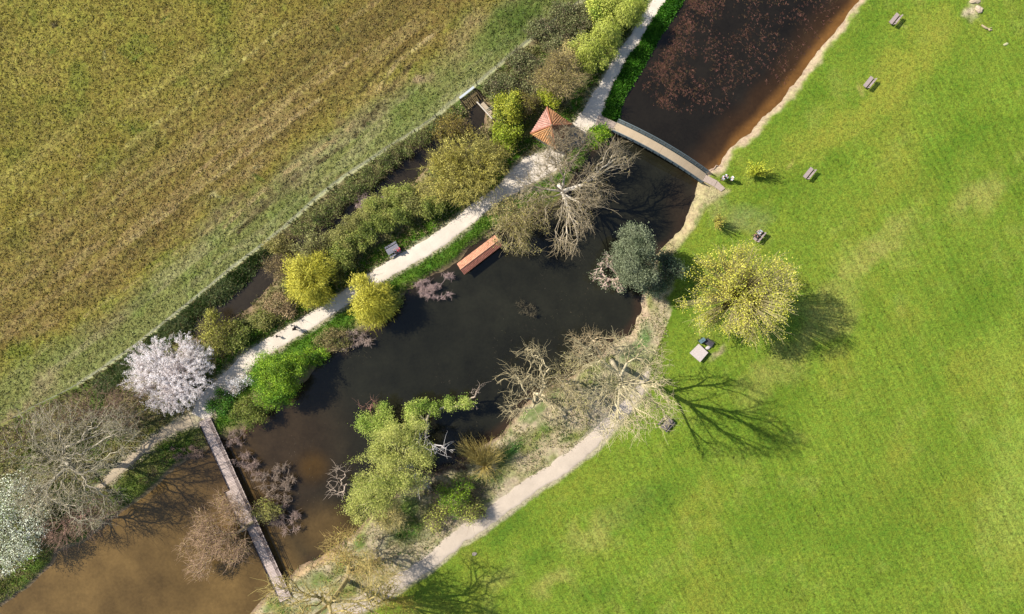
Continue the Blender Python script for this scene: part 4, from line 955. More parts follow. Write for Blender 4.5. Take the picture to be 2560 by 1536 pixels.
# big bare trees at the left
tree('bare_tree', 'huge bare grey tree with spreading limbs beside the faint side path at left', 'tree', (180,1165), (172,1152,4.5), V((172,1080,120,80,9,3),(90,1120,85,90,8.5,3),(250,1110,90,75,9,3),(160,1200,120,80,9,3),(220,1260,80,70,7,2.5),(100,1240,80,70,8,2.5),(300,1060,60,45,8,2)),
     n=2100, gap=.45, bark=(176,166,148), bark2=(180,168,140), rt=.42, rmin=.019, bf=.5, leaf=dict(cols=[(140,134,90),(168,158,110),(120,116,66)], per=2, size=.13, spread=.3, k=1.1, twigs=2))
tree('bare_tree', 'brown twiggy bare tree between the field corner and the blossom tree', 'tree', (255,1040), (250,1030,2.6), V((240,1010,80,45,5,2),(320,1000,60,40,4.5,1.8),(170,1030,70,40,4.5,1.8),(300,1050,60,30,4,1.5)),
     n=1300, bark=(128,106,88), bark2=(136,112,92), rt=.22, rmin=.017, bf=.45)
tree('bare_tree', 'brown bare thicket tree at the left edge below the field corner', 'tree', (52,1100), (50,1095,2.4), V((40,1080,70,50,4.5,1.8),(110,1050,50,40,4.5,1.6),(0,1140,50,50,4,1.5)),
     n=1000, bark=(120,100,82), bark2=(128,110,84), rt=.2, rmin=.017, bf=.45, leaf=dict(cols=OLIVE, per=2, size=.15, spread=.3, twigs=1))
tree('bare_tree', 'reddish brown bare tree leaning over the left shore of the muddy pond', 'tree', (200,1290), (205,1290,3), V((210,1300,60,50,5,2),(250,1270,50,40,5,1.8),(150,1330,50,40,4,1.5)), n=900, bark=(150,120,104), bark2=(152,122,104), rt=.2, rmin=.018, bf=.45)
# shrubs between ditch and path
SH = 'x'
def shrub(label, cx, cy, r, cols, z=1.6, rz=1.5, n=500, per=14, size=.17, ry=None, lobes=None, bark=(110,96,74), droop=False, name='shrub', cat='shrub', k=1.25, twigs=0, aspect=.6, **kw):
    ry = ry or r; f = 0.55
    if lobes: lb = lobes
    else:
        lb = [(cx, cy, z, r*.6, ry*.6, rz)]
        for q in range(7):
            a_ = q*.9+RNG.uniform(-.3, .3); ra = RNG.uniform(.5, 1.0); k_ = RNG.uniform(.18, .42); lb.append((cx+math.cos(a_)*r*ra, cy+math.sin(a_)*ry*ra, z*RNG.uniform(.5, 1.05), r*k_, ry*k_, rz*RNG.uniform(.4, .8)))
    f0 = z/H; bx = cx-(cx-CX)*f0*.8; by = cy-(cy-CY)*f0*.8
    return tree(name, label, cat, (bx, by), (cx, cy, z*.45), lb, n=n, bark=bark, rt=.1, rmin=.015, bf=.5, shell=.3, leaf=dict(cols=cols, per=per, size=size, aspect=aspect, spread=.28, droop=droop, k=k, twigs=twigs, tips=False), **kw)
shrub('olive green rounded willow shrub right above the blossom tree', 548, 836, 50, [(104,104,36),(140,138,52),(164,160,76),(96,92,40)], z=2.4, rz=1.8, n=700, per=8, size=.2, droop=True, twigs=1)
shrub('dark olive shrub on the path side of the olive willow', 592, 846, 34, HEDGE, z=1.6, rz=1.2, n=320, per=10)
tree('yellow_willow', 'bright yellow weeping willow left of the gravel path next to the ditch', 'tree', (790,702), (778,690,3.2), V((775,700,48,50,4,2.2),(750,672,38,36,4,1.8),(800,668,38,36,3.8,1.8),(788,735,44,34,2.6,1.6),(745,712,34,34,2.8,1.6)), lk=1.6, n=950, bark=(150,140,70), bark2=(176,168,60), rt=.2, rmin=.016, bf=.6,
     leaf=dict(cols=YW, per=22, size=.34, aspect=.2, spread=.3, droop=True, k=1.3, tips=False, twigs=1))
shrub('pale grey green shrub just above the yellow willow by the ditch', 780, 626, 44, [(120,120,66),(156,154,94),(104,104,56),(140,136,80)], z=2.4, rz=1.7, n=600, per=8, size=.19, twigs=1)
shrub('dark olive shrub between the yellow willow and the hedge', 828, 668, 40, [(80,84,36),(112,112,52),(60,70,28)], z=2.0, rz=1.6, n=500, per=11)
tree('yellow_willow', 'bright yellow weeping willow hanging over the pond side of the gravel path', 'tree', (938,758), (928,754,2.8), V((918,752,42,46,3.6,2),(948,742,34,34,3.4,1.7),(905,720,30,30,3.4,1.5),(928,785,36,28,2.6,1.4),(955,770,30,30,2.6,1.3)), lk=1.6, n=850, bark=(150,140,70), bark2=(176,168,60), rt=.2, rmin=.016, bf=.6,
     leaf=dict(cols=YW, per=22, size=.34, aspect=.2, spread=.3, droop=True, k=1.3, tips=False, twigs=1))
shrub('green brown shrub at the water right of the second yellow willow', 985, 752, 22, HEDGE, z=1.0, rz=.8, n=220, per=10)
tree('leafy_tree', 'fresh green round tree between the gravel path and the pond near the boardwalk', 'tree', (700,948), (692,944,2.6), V((680,925,52,48,3.6,1.9),(716,945,42,46,3.4,1.8),(672,972,48,40,3.2,1.7),(700,990,36,30,2.4,1.4),(732,912,34,30,2.6,1.4)), n=1100, bark=(110,100,60), bark2=(140,140,50), rt=.2, rmin=.016, bf=.6,
     leaf=dict(cols=GREEN, per=28, size=.16, aspect=.6, spread=.28, k=1.35, tips=False, clump=1.6))
shrub('small bright green shrub reaching to the pond between green tree and reeds', 785, 893, 30, GREEN, z=1.2, rz=.9, n=320, per=12, ry=22)
shrub('olive low shrub below the fresh green tree at the water', 622, 1026, 46, [(66,84,24),(98,110,40),(130,134,60)], z=1.6, rz=1.2, n=600, per=10, ry=38)
shrub('dark green low shrub at the pond end of the boardwalk', 560, 1012, 32, [(40,76,18),(62,104,26),(90,124,36)], z=.8, rz=.7, n=380, per=12, ry=40)
shrub('brown green low shrub behind the grey reeds left of the second willow', 832, 848, 40, [(110,98,62),(140,124,82),(92,96,44)], z=.9, rz=.8, n=420, per=8, ry=24)
shrub('straw brown shrub between the ditch pool and the path', 700, 762, 42, [(150,128,90),(176,150,112),(120,112,66)], z=1.0, rz=.9, n=420, per=8, ry=26, twigs=1)
shrub('green brown bush on the ditch side where the two walkers pass', 660, 800, 36, [(106,112,46),(140,134,76),(84,98,36)], z=.9, rz=.8, n=360, per=9, ry=24)
shrub('brown tangled shrub over the ditch left of the yellow willow', 705, 668, 44, [(122,106,66),(150,130,88),(96,88,50)], z=1.4, rz=1.2, n=520, per=6, twigs=2, ry=34)
shrub('olive shrub at the fence above the yellow willow', 700, 614, 38, [(126,122,58),(150,140,80),(104,98,50)], z=1.4, rz=1.1, n=420, per=8, ry=22)
# hedge along the ditch
hx = [(858,648,40,34),(888,612,42,36),(925,580,42,36),(962,560,42,34),(1000,540,42,32),(1040,520,44,34),(1082,520,36,26),(862,600,34,28),(905,560,36,26),(950,524,36,28),(1000,496,38,28)]
hl = ['green hedge bush at the lower end of the hedge, closest to the yellow willow','green hedge bush right beside the picnic table by the path','green hedge bush just above the picnic table','green hedge bush above the middle of the lush verge','green hedge bush halfway between the picnic table and the big olive tree','yellow green hedge bush against the big olive tree','low green hedge bush between the big olive tree and the path','pale hedge bush on the ditch side nearest the yellow willow','pale hedge bush on the ditch side next to the dry reed patch','olive hedge bush along the brown ditch water','olive hedge bush at the ditch just below the big olive tree']
for i, ((x, y, r, ry), lab) in enumerate(zip(hx, hl)):
    x, y, r, ry = x-7, y-8, r*.92, ry*.88
    shrub(lab, x, y, r, HEDGE if i not in (7, 8, 5) else [(96,98,48),(134,130,72),(150,146,80),(84,92,40)], z=1.9-.1*(i % 3), rz=1.4, n=480, per=15, size=.16, gap=.45, ry=ry, name='hedge_bush', group='hedge bushes between the ditch and the gravel path')
# dark bank bushes between fence and ditch
bb = [(1080,318,28,14),(1040,340,30,15),(1000,368,30,16),(962,398,30,17),(925,428,30,18),(890,458,32,20),(856,486,34,22),(822,516,34,22),(788,544,32,20),(752,570,28,16)]
bw = ['first of the dark bank bushes counting down from the sluice, nearest the ditch pool','second dark bank bush down from the sluice','third dark bank bush down from the sluice','fourth dark bank bush down from the sluice, above the widest brown water','fifth dark bank bush down from the sluice','sixth dark bank bush down from the sluice','seventh dark bank bush down from the sluice, above the dry reed patch','eighth dark bank bush down from the sluice','ninth dark bank bush down from the sluice','lowest dark bank bush of the row between fence and ditch']
for (x, y, r, ry), lab in zip(bb, bw):
    x, y, ry = x+5, y+7, ry*.85
    shrub(lab, x, y, r*.92, [(62,76,30),(94,106,48),(134,138,76),(116,108,66)], z=.6, rz=.55, n=300, gap=.5, per=9, size=.16, twigs=1, ry=ry, name='bank_bush', group='dark bushes on the field bank of the ditch')
# big olive tree
tree('olive_green_tree', 'very broad olive yellow twiggy tree between the ditch and the gravel path', 'tree', (1190,440), (1178,428,3.0), V((1170,395,88,66,3.9,2.0),(1125,435,70,60,3.4,1.8),(1212,420,56,56,3.4,1.8),(1155,470,84,46,3.0,1.6),(1110,390,50,45,2.8,1.5),(1238,385,46,42,2.8,1.5),(1090,470,50,40,2.4,1.3)), n=2600, bark=(150,138,100), bark2=(150,140,76), rt=.32, rmin=.018, bf=.75,
     leaf=dict(cols=[(132,124,44),(168,158,70),(188,178,98),(120,114,54)], per=8, size=.17, aspect=.5, spread=.25, k=1.3, tips=False, twigs=1, along=True))
shrub('brown leaved thicket at the top of the big olive tree beside the ditch pool', 1130, 318, 44, [(110,96,40),(140,122,56),(120,118,56)], z=1.6, rz=1.2, n=500, per=6, size=.18, twigs=1, ry=26)
# around the pavilion
shrub('tall lime green bush between the ditch pool and the pavilion', 1272, 270, 34, [(104,114,24),(140,146,40),(168,166,58),(88,104,28)], z=2.6, rz=2.0, n=700, per=11, size=.2, ry=44)
shrub('lime green bush against the upper edge of the big olive tree', 1262, 340, 32, [(112,128,30),(150,158,48),(92,110,30)], z=2.0, rz=1.6, n=500, per=11, size=.2, ry=32)
shrub('olive brown bush touching the left corner of the pavilion roof', 1318, 262, 32, [(92,84,36),(130,118,56),(104,108,44)], z=1.6, rz=1.3, n=420, per=8, ry=26, twigs=1)
shrub('dark green bush in the gap left of the pavilion', 1298, 318, 24, [(40,56,18),(60,80,24),(90,104,34)], z=.9, rz=.8, n=260, per=9)
shrub('lime green bush just above the top corner of the pavilion roof', 1372, 236, 26, [(124,140,28),(164,170,48),(190,186,66)], z=2.4, rz=1.5, n=420, per=10)
tree('twiggy_tree', 'beige twiggy tree with fan shaped limbs above the pavilion', 'tree', (1392,262), (1394,240,2.6), V((1400,190,52,55,5.5,2.4),(1370,205,40,40,4.6,2),(1436,200,36,42,4.8,2),(1400,160,36,30,5.5,2)), n=1200, bark=(176,160,128), bark2=(160,142,100), rt=.22, rmin=.018, bf=.8, start=.7,
     leaf=dict(cols=[(150,138,78),(170,152,90),(128,122,60)], per=3, size=.16, spread=.25, k=1.2, tips=False, twigs=2))
shrub('yellow green willow shrub along the upper path, lowest of the row', 1478, 128, 50, YG, z=3.2, rz=2.2, n=900, per=10, size=.24, droop=True, aspect=.3, ry=46, name='willow_shrub', group='yellow green willow shrubs along the upper path')
shrub('yellow green willow shrub along the upper path, second from the pavilion', 1522, 80, 36, YG, z=3.2, rz=2.0, n=650, per=14, size=.26, droop=True, aspect=.25, ry=34, name='willow_shrub', group='yellow green willow shrubs along the upper path')
shrub('bright yellow green willow shrub at the top edge against the gravel path', 1568, 28, 46, YG, z=3.6, rz=2.2, n=900, per=14, size=.26, droop=True, aspect=.25, ry=44, name='willow_shrub', group='yellow green willow shrubs along the upper path')
shrub('pale green willow shrub at the top edge farther from the path', 1500, 14, 38, PALEG, z=3.0, rz=2.0, n=650, per=11, size=.22, name='willow_shrub', group='yellow green willow shrubs along the upper path')
shrub('pale ochre shrub between the twiggy tree and the willow shrubs', 1425, 140, 30, [(166,150,92),(186,168,108),(140,132,74)], z=2.2, rz=1.5, n=420, per=7, twigs=1)
sb = [(1330,170,44,30),(1280,210,40,28),(1390,108,42,28),(1430,62,42,28),(1240,215,30,22),(1340,230,34,24),(1468,30,30,24),(1300,150,34,20),(1360,72,38,20),(1410,28,36,18)]
sw = ['grey green bramble mound beside the fence, level with the twiggy tree','grey green bramble mound above the lime green bush','grey green bramble mound left of the pale ochre shrub','grey green bramble mound left of the lowest upper willow shrub','small bramble mound right beside the sluice gate','olive bramble mound under the left side of the twiggy tree','bramble mound under the pale green willow at the top','low bramble mound pressed against the fence above the sluice','low straw streaked bramble mound against the upper fence','topmost bramble mound against the fence at the top edge']
for (x, y, r, ry), lab in zip(sb, sw):
    shrub(lab, x, y, r, [(84,92,52),(112,116,70),(140,138,92),(64,82,36),(124,114,86)], z=.9, rz=.8, n=420, per=8, size=.19, ry=ry, twigs=1, name='bramble_mound', group='brambles between the fence and the upper path')
shrub('dense green bush at the pond corner beside the footbridge landing', 1498, 337, 25, GREEN, z=1.0, rz=.9, n=330, per=15, size=.19)
shrub('dark green bush at the pond edge below the paved forecourt', 1436, 398, 22, [(60,84,26),(90,116,40),(120,140,54)], z=1.0, rz=.9, n=260, per=10, ry=28)
# dead giant over the pond
tree('dead_tree', 'large pale half dead tree with twisted white limbs over the pond', 'tree', (1398,462), (1408,486,5.0), V((1470,450,70,50,9,2.2),(1540,400,42,50,8.5,2),(1430,540,60,55,8,2.4),(1420,600,36,36,7,2),(1350,470,60,50,8,2.4),(1390,400,60,40,8.5,2.2),(1500,500,55,26,8,1.5)), n=1300, gap=.45, bark=(214,204,188), bark2=(158,142,112), rt=.36, rmin=.021, bf=.7, start=.7, wig=.2,
     leaf=dict(cols=[(120,108,56),(150,134,76)], per=1, size=.15, spread=.3, k=1.1, twigs=2))
tree('willow_tree', 'brown olive drooping twiggy tree between the path and the tiled shelter', 'tree', (1310,520), (1312,530,3.4), V((1310,540,70,60,4.6,2.2),(1270,580,50,45,5,2),(1310,600,45,36,4,1.8),(1350,530,50,45,5.5,2),(1260,530,40,36,5,1.8)), n=1300, gap=.5, bark=(160,146,114), bark2=(156,142,106), rt=.3, rmin=.017, bf=.5,
     leaf=dict(cols=[(116,108,54),(148,136,76),(164,152,96),(104,104,48)], per=5, size=.17, spread=.28, k=1.2, tips=False, twigs=1))
tree('bare_tree', 'bare crooked tree whose twigs overhang the pavilion forecourt', 'tree', (1425,425), (1430,405,3.6), V((1415,350,50,40,8,2),(1460,350,36,30,6.5,1.8),(1395,345,34,34,8,2),(1390,400,40,30,6,2)), n=820, gap=.4, bark=(150,136,112), bark2=(156,140,110), rt=.2, rmin=.02, bf=.4)
# grey evergreen
tree('evergreen_tree', 'dense grey green evergreen tree leaning out over the pond', 'tree', (1632,690), (1600,665,4), V((1588,596,38,36,8,2),(1600,640,44,40,8,2.2),(1566,636,38,38,7,2),(1606,685,42,36,6.5,2),(1572,680,34,30,6,1.8)), n=1500, bark=(150,140,120), bark2=(96,100,80), rt=.35, rmin=.02, bf=.4, split=.1,
     leaf=dict(cols=GREYG, per=24, size=.16, aspect=.6, spread=.28, k=1.0, tips=False, clump=1.5))
tree('evergreen_tree', 'smaller dark grey green evergreen on the shore side of the big one', 'tree', (1668,688), (1660,684,2.4), V((1660,660,34,30,4,1.6),(1632,708,40,30,3.4,1.5),(1686,678,30,28,3.6,1.4)), n=800, bark=(150,136,120), rt=.2, rmin=.018, bf=.4,
     leaf=dict(cols=[(50,64,46),(80,94,70),(104,116,86)], per=13, size=.19, aspect=.6, spread=.28, k=1.2, tips=False, clump=1.5))
tree('evergreen_tree', 'low evergreen with bare pinkish white limbs reaching farthest into the pond', 'tree', (1575,690), (1548,690,1.6), V((1512,668,24,22,3.5,1),(1496,690,18,16,3,.8),(1524,708,26,18,3,1),(1554,714,24,18,3,1),(1520,640,14,14,3.4,.8)), n=380, gap=.5, bark=(240,206,186), bark2=(226,196,180), rt=.26, rmin=.034, bf=.5,
     leaf=dict(cols=GREYG, per=6, size=.15, spread=.2, k=1.1))
# big yellow lawn tree
tree('spring_tree', 'big yellow leafed tree with radiating pale limbs on the lawn beside the evergreen', 'tree', (1828,742), (1850,742,3.2), V((1850,735,80,60,9,3),(1870,690,70,45,12,3),(1915,755,70,55,12,3),(1840,800,80,40,9,3),(1785,720,50,45,9,2.5),(1880,640,70,32,10,3),(1948,700,42,55,11,3),(1775,800,45,36,7,2.5),(1750,670,36,34,8,2),(1900,825,56,36,8,2.5),(1820,650,40,34,9,2),(1730,760,30,24,6,1.6)), n=1500, gap=.62, lk=1.7, bark=(206,190,150), bark2=(190,178,124), rt=.34, rmin=.022, bf=1.1, start=.8,
     leaf=dict(cols=[(150,154,50),(178,176,62),(198,194,84),(178,166,72)], per=8, size=.18, aspect=.7, spread=.34, k=1.25, twigs=1))
# tall bare tree over the dirt path and neighbours
tree('bare_tree', 'tallest bare pale tree above the dirt path, casting the longest branching shadow', 'tree', (1530,902), (1556,960,11), V((1560,880,100,40,16,3.5),(1630,930,60,50,19,3.5),(1590,1030,80,50,20,4),(1500,960,70,60,17,4),(1650,1010,45,60,22,3),(1460,890,50,45,12,3),(1550,1080,70,36,16,3),(1610,980,60,60,23,3)), n=1500, gap=.5, bark=(196,182,152), bark2=(190,176,134), rt=.36, rmin=.02, bf=.75, wig=.2, start=.5)
tree('bare_tree', 'orange twigged bare tree reaching over the water above the dirt path', 'tree', (1500,885), (1480,850,2.5), V((1470,838,46,30,5,2),(1520,850,36,34,6,2),(1440,875,30,20,4,1.4)), n=420, gap=.5, bark=(196,176,140), bark2=(178,158,120), rt=.2, rmin=.02, bf=.4)
tree('bare_tree', 'orange twigged bare tree on the shore left of the tallest bare tree', 'tree', (1338,1000), (1335,985,3.2), V((1330,900,44,40,8,2.4),(1290,960,46,50,7.5,2.4),(1370,960,46,50,8,2.4),(1290,1020,40,36,6.5,2),(1370,1020,50,40,6,2)), n=800, gap=.5, bark=(200,186,150), bark2=(182,166,126), rt=.3, rmin=.021, bf=.4, wig=.18)
tree('bare_tree', 'pale bare tree between the orange twigged one and the tallest bare tree', 'tree', (1425,955), (1422,955,3), V((1420,930,50,44,7,2.2),(1450,980,50,44,6,2),(1395,985,36,40,5,2)), n=520, gap=.5, bark=(180,168,136), bark2=(180,164,120), rt=.2, rmin=.018, bf=.45, leaf=dict(cols=[(150,144,84),(176,166,104)], per=2, size=.14, spread=.3, twigs=2))
# broad willow at the south shore
tree('willow_tree', 'broad pale yellow green willow leaning over the pond at its lower shore', 'tree', (1030,1165), (1005,1160,4.5), V((985,1120,70,55,7,2.6),(960,1180,80,60,7,2.6),(930,1235,60,55,5.5,2.2),(1000,1190,70,60,6,2.4),(1010,1080,60,40,7,2),(900,1270,40,36,4,1.6),(1050,1130,40,50,6,2)), n=2300, gap=.5, bark=(186,176,150), bark2=(176,170,100), rt=.42, rmin=.018, bf=.5,
     leaf=dict(cols=[(112,122,50),(154,158,76),(182,180,100),(128,136,58)], per=20, size=.16, aspect=.45, spread=.3, k=1.3, tips=False, clump=1.8))
tree('willow_tree', 'narrow willow crown stretched along the water at the top right of the broad willow', 'tree', (1062,1090), (1066,1052,2.2), V((1045,1016,36,20,3.4,1.1),(1095,1020,24,14,3.2,.9),(1128,1010,20,15,3.2,.9),(1160,1006,24,12,3.0,.8),(1040,1050,24,24,3.4,1.1)), n=560, gap=.45, bark=(196,180,150), bark2=(160,156,90), rt=.22, rmin=.02, bf=.45,
     leaf=dict(cols=[(96,120,40),(134,152,62),(170,178,88)], per=20, size=.15, spread=.26, k=1.3, tips=False))
tree('willow_tree', 'small green willow crown over the water top left of the broad willow', 'tree', (985,1105), (950,1070,2.2), V((925,1055,34,32,3.6,1.3),(960,1068,34,30,3.6,1.3),(960,1030,20,26,3.4,1.0)), n=600, bark=(150,130,104), bark2=(140,140,80), rt=.18, rmin=.02, bf=.45,
     leaf=dict(cols=[(96,120,40),(134,152,62),(170,178,88)], per=20, size=.15, spread=.24, k=1.3, tips=False))
def snag(label, base, hub, lobes, n, c=(196,184,168), rt=.14, rmin=.02, name='dead_branch', cat='branch', bf=.3, zb=0.0, wig=.15): return tree(name, label, cat, base, hub, lobes, n=n, bark=c, bark2=c, rt=rt, rmin=rmin, bf=bf, zbase=zb, wig=wig)
snag('dead grey branch sticking out left from the broad willow over the water', (890,1215), (868,1210,1.5), V((850,1180,28,22,2.5,.6),(845,1225,26,26,2,.6)), 70, (190,170,150))
snag('dead reddish branch above the small green willow crown', (935,1045), (928,1030,1.6), V((922,1012,24,20,2.6,.6)), 45, (150,112,96))
snag('bleached branch curving up into open water beyond the narrow willow limb', (1165,1012), (1178,995,1.6), V((1192,970,10,26,2.6,.5),(1185,1010,14,8,2,.4)), 26, (190,170,150), rmin=.025)
snag('white dead branch on the right side of the broad willow', (1060,1140), (1075,1125,5), V((1100,1122,26,18,6.5,.8),(1055,1108,24,16,6.5,.8)), 60, (216,206,196), rmin=.028)
snag('white forked dead branch at the lower right of the broad willow', (1040,1190), (1032,1190,4), V((1042,1210,28,22,5,.8)), 40, (216,206,196), rmin=.028)
shrub('pale straw twiggy shrub under the lower end of the broad willow', 975, 1292, 46, [(150,140,70),(180,166,92),(196,180,120)], z=2.2, rz=1.4, n=520, per=3, twigs=2, ry=38, bark=(190,176,120))
tree('twiggy_shrub', 'yellow stemmed shrub fanning out toward the water above the round green bush', 'shrub', (1214,1172), (1213,1166,.5), V((1190,1125,44,36,3,1.4),(1225,1135,34,36,3,1.3),(1165,1115,28,20,2.6,.9),(1215,1180,30,20,1.6,.8)), n=520, bark=(196,176,100), bark2=(180,160,92), rt=.07, rmin=.018, bf=1.1, start=.8)
shrub('round green bush beside the dirt path in its own long shade', 1140, 1240, 40, GREEN, z=2.4, rz=1.7, n=560, per=8, ry=44, twigs=1)
shrub('yellow green sparse shrub at the pathward side of the round green bush', 1176, 1282, 36, PALEG, z=1.8, rz=1.3, n=380, per=4, ry=28, twigs=2)
shrub('sparse yellow green shrub left of the round green bush', 1095, 1285, 34, PALEG, z=1.4, rz=1.1, n=330, per=4, twigs=2)
# bottom corner tree
tree('bare_tree', 'twisted yellow twigged bare tree whose trunk leans out at the bottom edge', 'tree', (868,1450), (822,1512,7.5), V((790,1500,70,50,14,3),(720,1480,60,44,15,3),(850,1540,70,50,15,3),(770,1580,80,50,16,3),(920,1500,50,44,13,3),(905,1402,40,26,12,2),(965,1452,44,30,14,2.5),(700,1560,70,50,15,3),(940,1580,60,40,15,3)), n=1700, gap=.5, bark=(186,168,118), bark2=(186,166,100), rt=.34, rmin=.02, bf=.6, wig=.22, start=.3)
tree('bare_tree', 'yellow twigged bare tree at the shore right of the boardwalk end', 'tree', (870,1435), (876,1400,3.2), V((862,1360,50,36,6,2),(900,1400,60,40,6,2),(830,1390,36,30,5,1.6),(940,1440,60,36,6,2)), n=700, gap=.5, bark=(190,170,116), bark2=(190,164,100), rt=.26, rmin=.019, bf=.4, wig=.18,
     leaf=dict(cols=[(170,160,70),(150,146,60)], per=1, size=.14, spread=.3, twigs=2))
tree('bare_tree', 'yellow twigged bare tree cut by the bottom edge across the dirt path', 'tree', (955,1505), (968,1500,2.6), V((960,1490,46,36,5,1.6),(1000,1520,40,30,5,1.6)), n=600, bark=(176,158,90), bark2=(180,160,80), rt=.18, rmin=.017, bf=.4, leaf=dict(cols=YW, per=2, size=.14, spread=.3, twigs=2))
# tree leaning across the boardwalk and the flood brush beside it
tree('leaning_tree', 'brown twiggy tree lying across the boardwalk over the muddy pond', 'tree', (655,1290), (575,1345,1.6), V((540,1320,60,55,3.2,1.2),(500,1370,48,45,2.8,1.0),(590,1280,40,36,3,1.0),(570,1370,50,40,3,1.0),(560,1250,26,22,2.4,.8),(500,1420,30,26,2.2,.7)), n=1900, bark=(150,136,108), bark2=(176,146,118), rt=.24, rmin=.018, bf=.4, zbase=-.3,
     leaf=dict(cols=[(140,122,70),(160,140,84)], per=2, size=.14, spread=.25, twigs=2))
shrub('yellow green leafy tuft right of the boardwalk middle', 662, 1274, 36, [(120,124,50),(156,156,76),(176,170,96)], z=1.4, rz=.8, n=300, per=6, aspect=.3, size=.22, ry=24, gap=.5, twigs=1)
DEAD = (176,152,138)
def brush(label, cx, cy, rx, ry, n=420, c=DEAD, z=.2, name='dead_brush'):
    ls = [(cx+rx*RNG.uniform(-.95, .95), cy+ry*RNG.uniform(-.95, .95), z, rx*RNG.uniform(.14, .34), ry*RNG.uniform(.14, .34), .3) for _ in range(16)]
    return tree(name, label, 'brush', (cx, cy), (cx, cy, .15), ls, n=int(n*2.2), bark=c, bark2=c, rt=.035, rmin=.017, bf=.02, zbase=-.55, wig=.13, gap=.45, twl=.35)
brush('grey dead brush in the water at the upper right side of the boardwalk', 618, 1156, 32, 30, 330)
brush('largest tangle of grey dead brush in the water right of the boardwalk middle', 690, 1210, 50, 42, 620, (166,146,128))
brush('grey dead brush below the yellow green tuft right of the boardwalk', 708, 1298, 38, 36, 420)
brush('grey dead reeds at the water where the boardwalk leaves the path', 592, 1092, 20, 22, 180)
brush('pinkish grey dead reeds at the shore left of the tiled shelter', 1078, 716, 50, 30, 620, (190,164,156))
brush('pinkish grey dead reeds at the shore below the second yellow willow', 884, 850, 42, 24, 460, (186,164,150))
brush('pale dead reeds in the ditch above the hedge', 925, 498, 40, 20, 420, (196,172,160))
brush('grey dead brush on the left muddy shore by the boardwalk head', 468, 1130, 40, 16, 260, (150,126,112))
brush('small dark floating weed mat alone in the open middle of the pond', 1316, 772, 22, 20, 130, (96,88,70), z=0, name='weed_mat')
brush('brown dead brush on the pond margin under the yellow stemmed shrub', 1130, 1160, 50, 22, 360, (104,84,72))
# saplings
tree('sapling', 'yellow leafed sapling on the lawn right of the footbridge with a feathery shadow', 'sapling', (1886,436), (1890,432,2.6), V((1894,428,36,28,2.2,1.8)), lk=2.0, n=110, bark=(176,176,60), rt=.05, rmin=.022, bf=1.2, start=.3, leaf=dict(cols=[(150,160,44),(184,184,64)], per=16, size=.15, spread=.12, along=True, tips=False))
tree('sapling', 'orange brown sapling on the lawn above the two people on the bench', 'sapling', (1789,562), (1792,559,2.6), V((1797,553,18,24,2.3,1.6)), lk=2.0, n=80, bark=(150,120,70), rt=.045, rmin=.02, bf=1.0, start=.3, leaf=dict(cols=[(170,162,72),(150,156,66)], per=10, size=.14, spread=.12, along=True, tips=False))

# ------------------------------------------------------------------ ground cover one cannot count
def scatter(name, label, cat, poly, n, cols, h=(.25, .5), wd=.06, blades=5, keepf=None, clump=2.0, lean=.5, spread=.14, scale_noise=None):
    P = WA(poly); lo, hi = P.min(0), P.max(0); x = RNG.uniform(lo[0], hi[0], n*3); y = RNG.uniform(lo[1], hi[1], n*3); k = inside(x, y, P); x, y = x[k], y[k]
    dp_ = sdf(x, y, POND); dd_ = seg_dist(x, y, DITCH)[0]-DITCH_W; pp_ = path_sd(x, y)
    k = (dp_ > .0) & (dd_ > -.1) & (pp_ > .08)
    if keepf is not None: k &= keepf(x, y, dp_, dd_, pp_)
    if scale_noise: k &= fnoise(x, y, scale_noise, 333, 3)+.25*RNG.normal(size=len(x)) > -.1
    x, y = x[k][:n], y[k][:n]; z = ground_z(x, y, rough=False); B = np.stack([x, y, z-.03], 1); m = len(B)
    B = np.repeat(B, blades, axis=0); B[:, :2] += RNG.normal(size=(len(B), 2))*spread
    d = RNG.normal(size=(len(B), 3))*lean; d[:, 2] = 1; d /= np.linalg.norm(d, axis=1, keepdims=True); L = RNG.uniform(h[0], h[1], (len(B), 1))
    s = rand_dirs(len(B)); s = np.cross(d, s); s /= np.linalg.norm(s, axis=1, keepdims=True); s *= wd
    Vv = np.stack([B-s*.6, B+s*.6, B+d*L*.6+s, B+d*L+np.array([0, 0, -.1])*L+RNG.normal(size=(len(B), 3))*.05, B+d*L*.6-s], 1).reshape(-1, 3)
    c = np.repeat(clumpcol(B, cols, clump, len(name), .2, 1.7), 5, axis=0)
    md = MD(); md.add(Vv, (np.arange(len(B))*5)[:, None]+np.arange(5)[None], c); return md.build(name, M_LEAF, None, label=label, category=cat, kind='stuff')
pth = [q[:2] for q in PATH]
scatter('undergrowth', 'tangled brown and green undergrowth between the fence and the gravel path', 'undergrowth',
        [(-80,1110),(0,1066),(190,968),(342,864),(487,750),(662,611),(797,492),(932,399),(1077,305),(1187,222),(1310,114),(1460,0),(1560,-60),(1650,-60),(1480,280),(1250,480),(1050,625),(856,745),(620,895),(500,1010),(430,1060),(240,1230),(60,1440),(-80,1560)],
        26000, [(84,100,40), (116,122,60), (160,148,100), (182,166,124), (98,120,48)], (.25, .6), .06, 4, clump=2.4)
scatter('rushes', 'dark green rushes leaning along the fence above the blossom tree', 'rushes', [(230,960),(342,868),(487,755),(662,616),(700,640),(600,720),(470,830),(330,930),(250,1000)], 7000, [(62,84,34), (94,116,58), (146,156,106), (112,130,76)], (.3, .7), .045, 5, lean=.7)
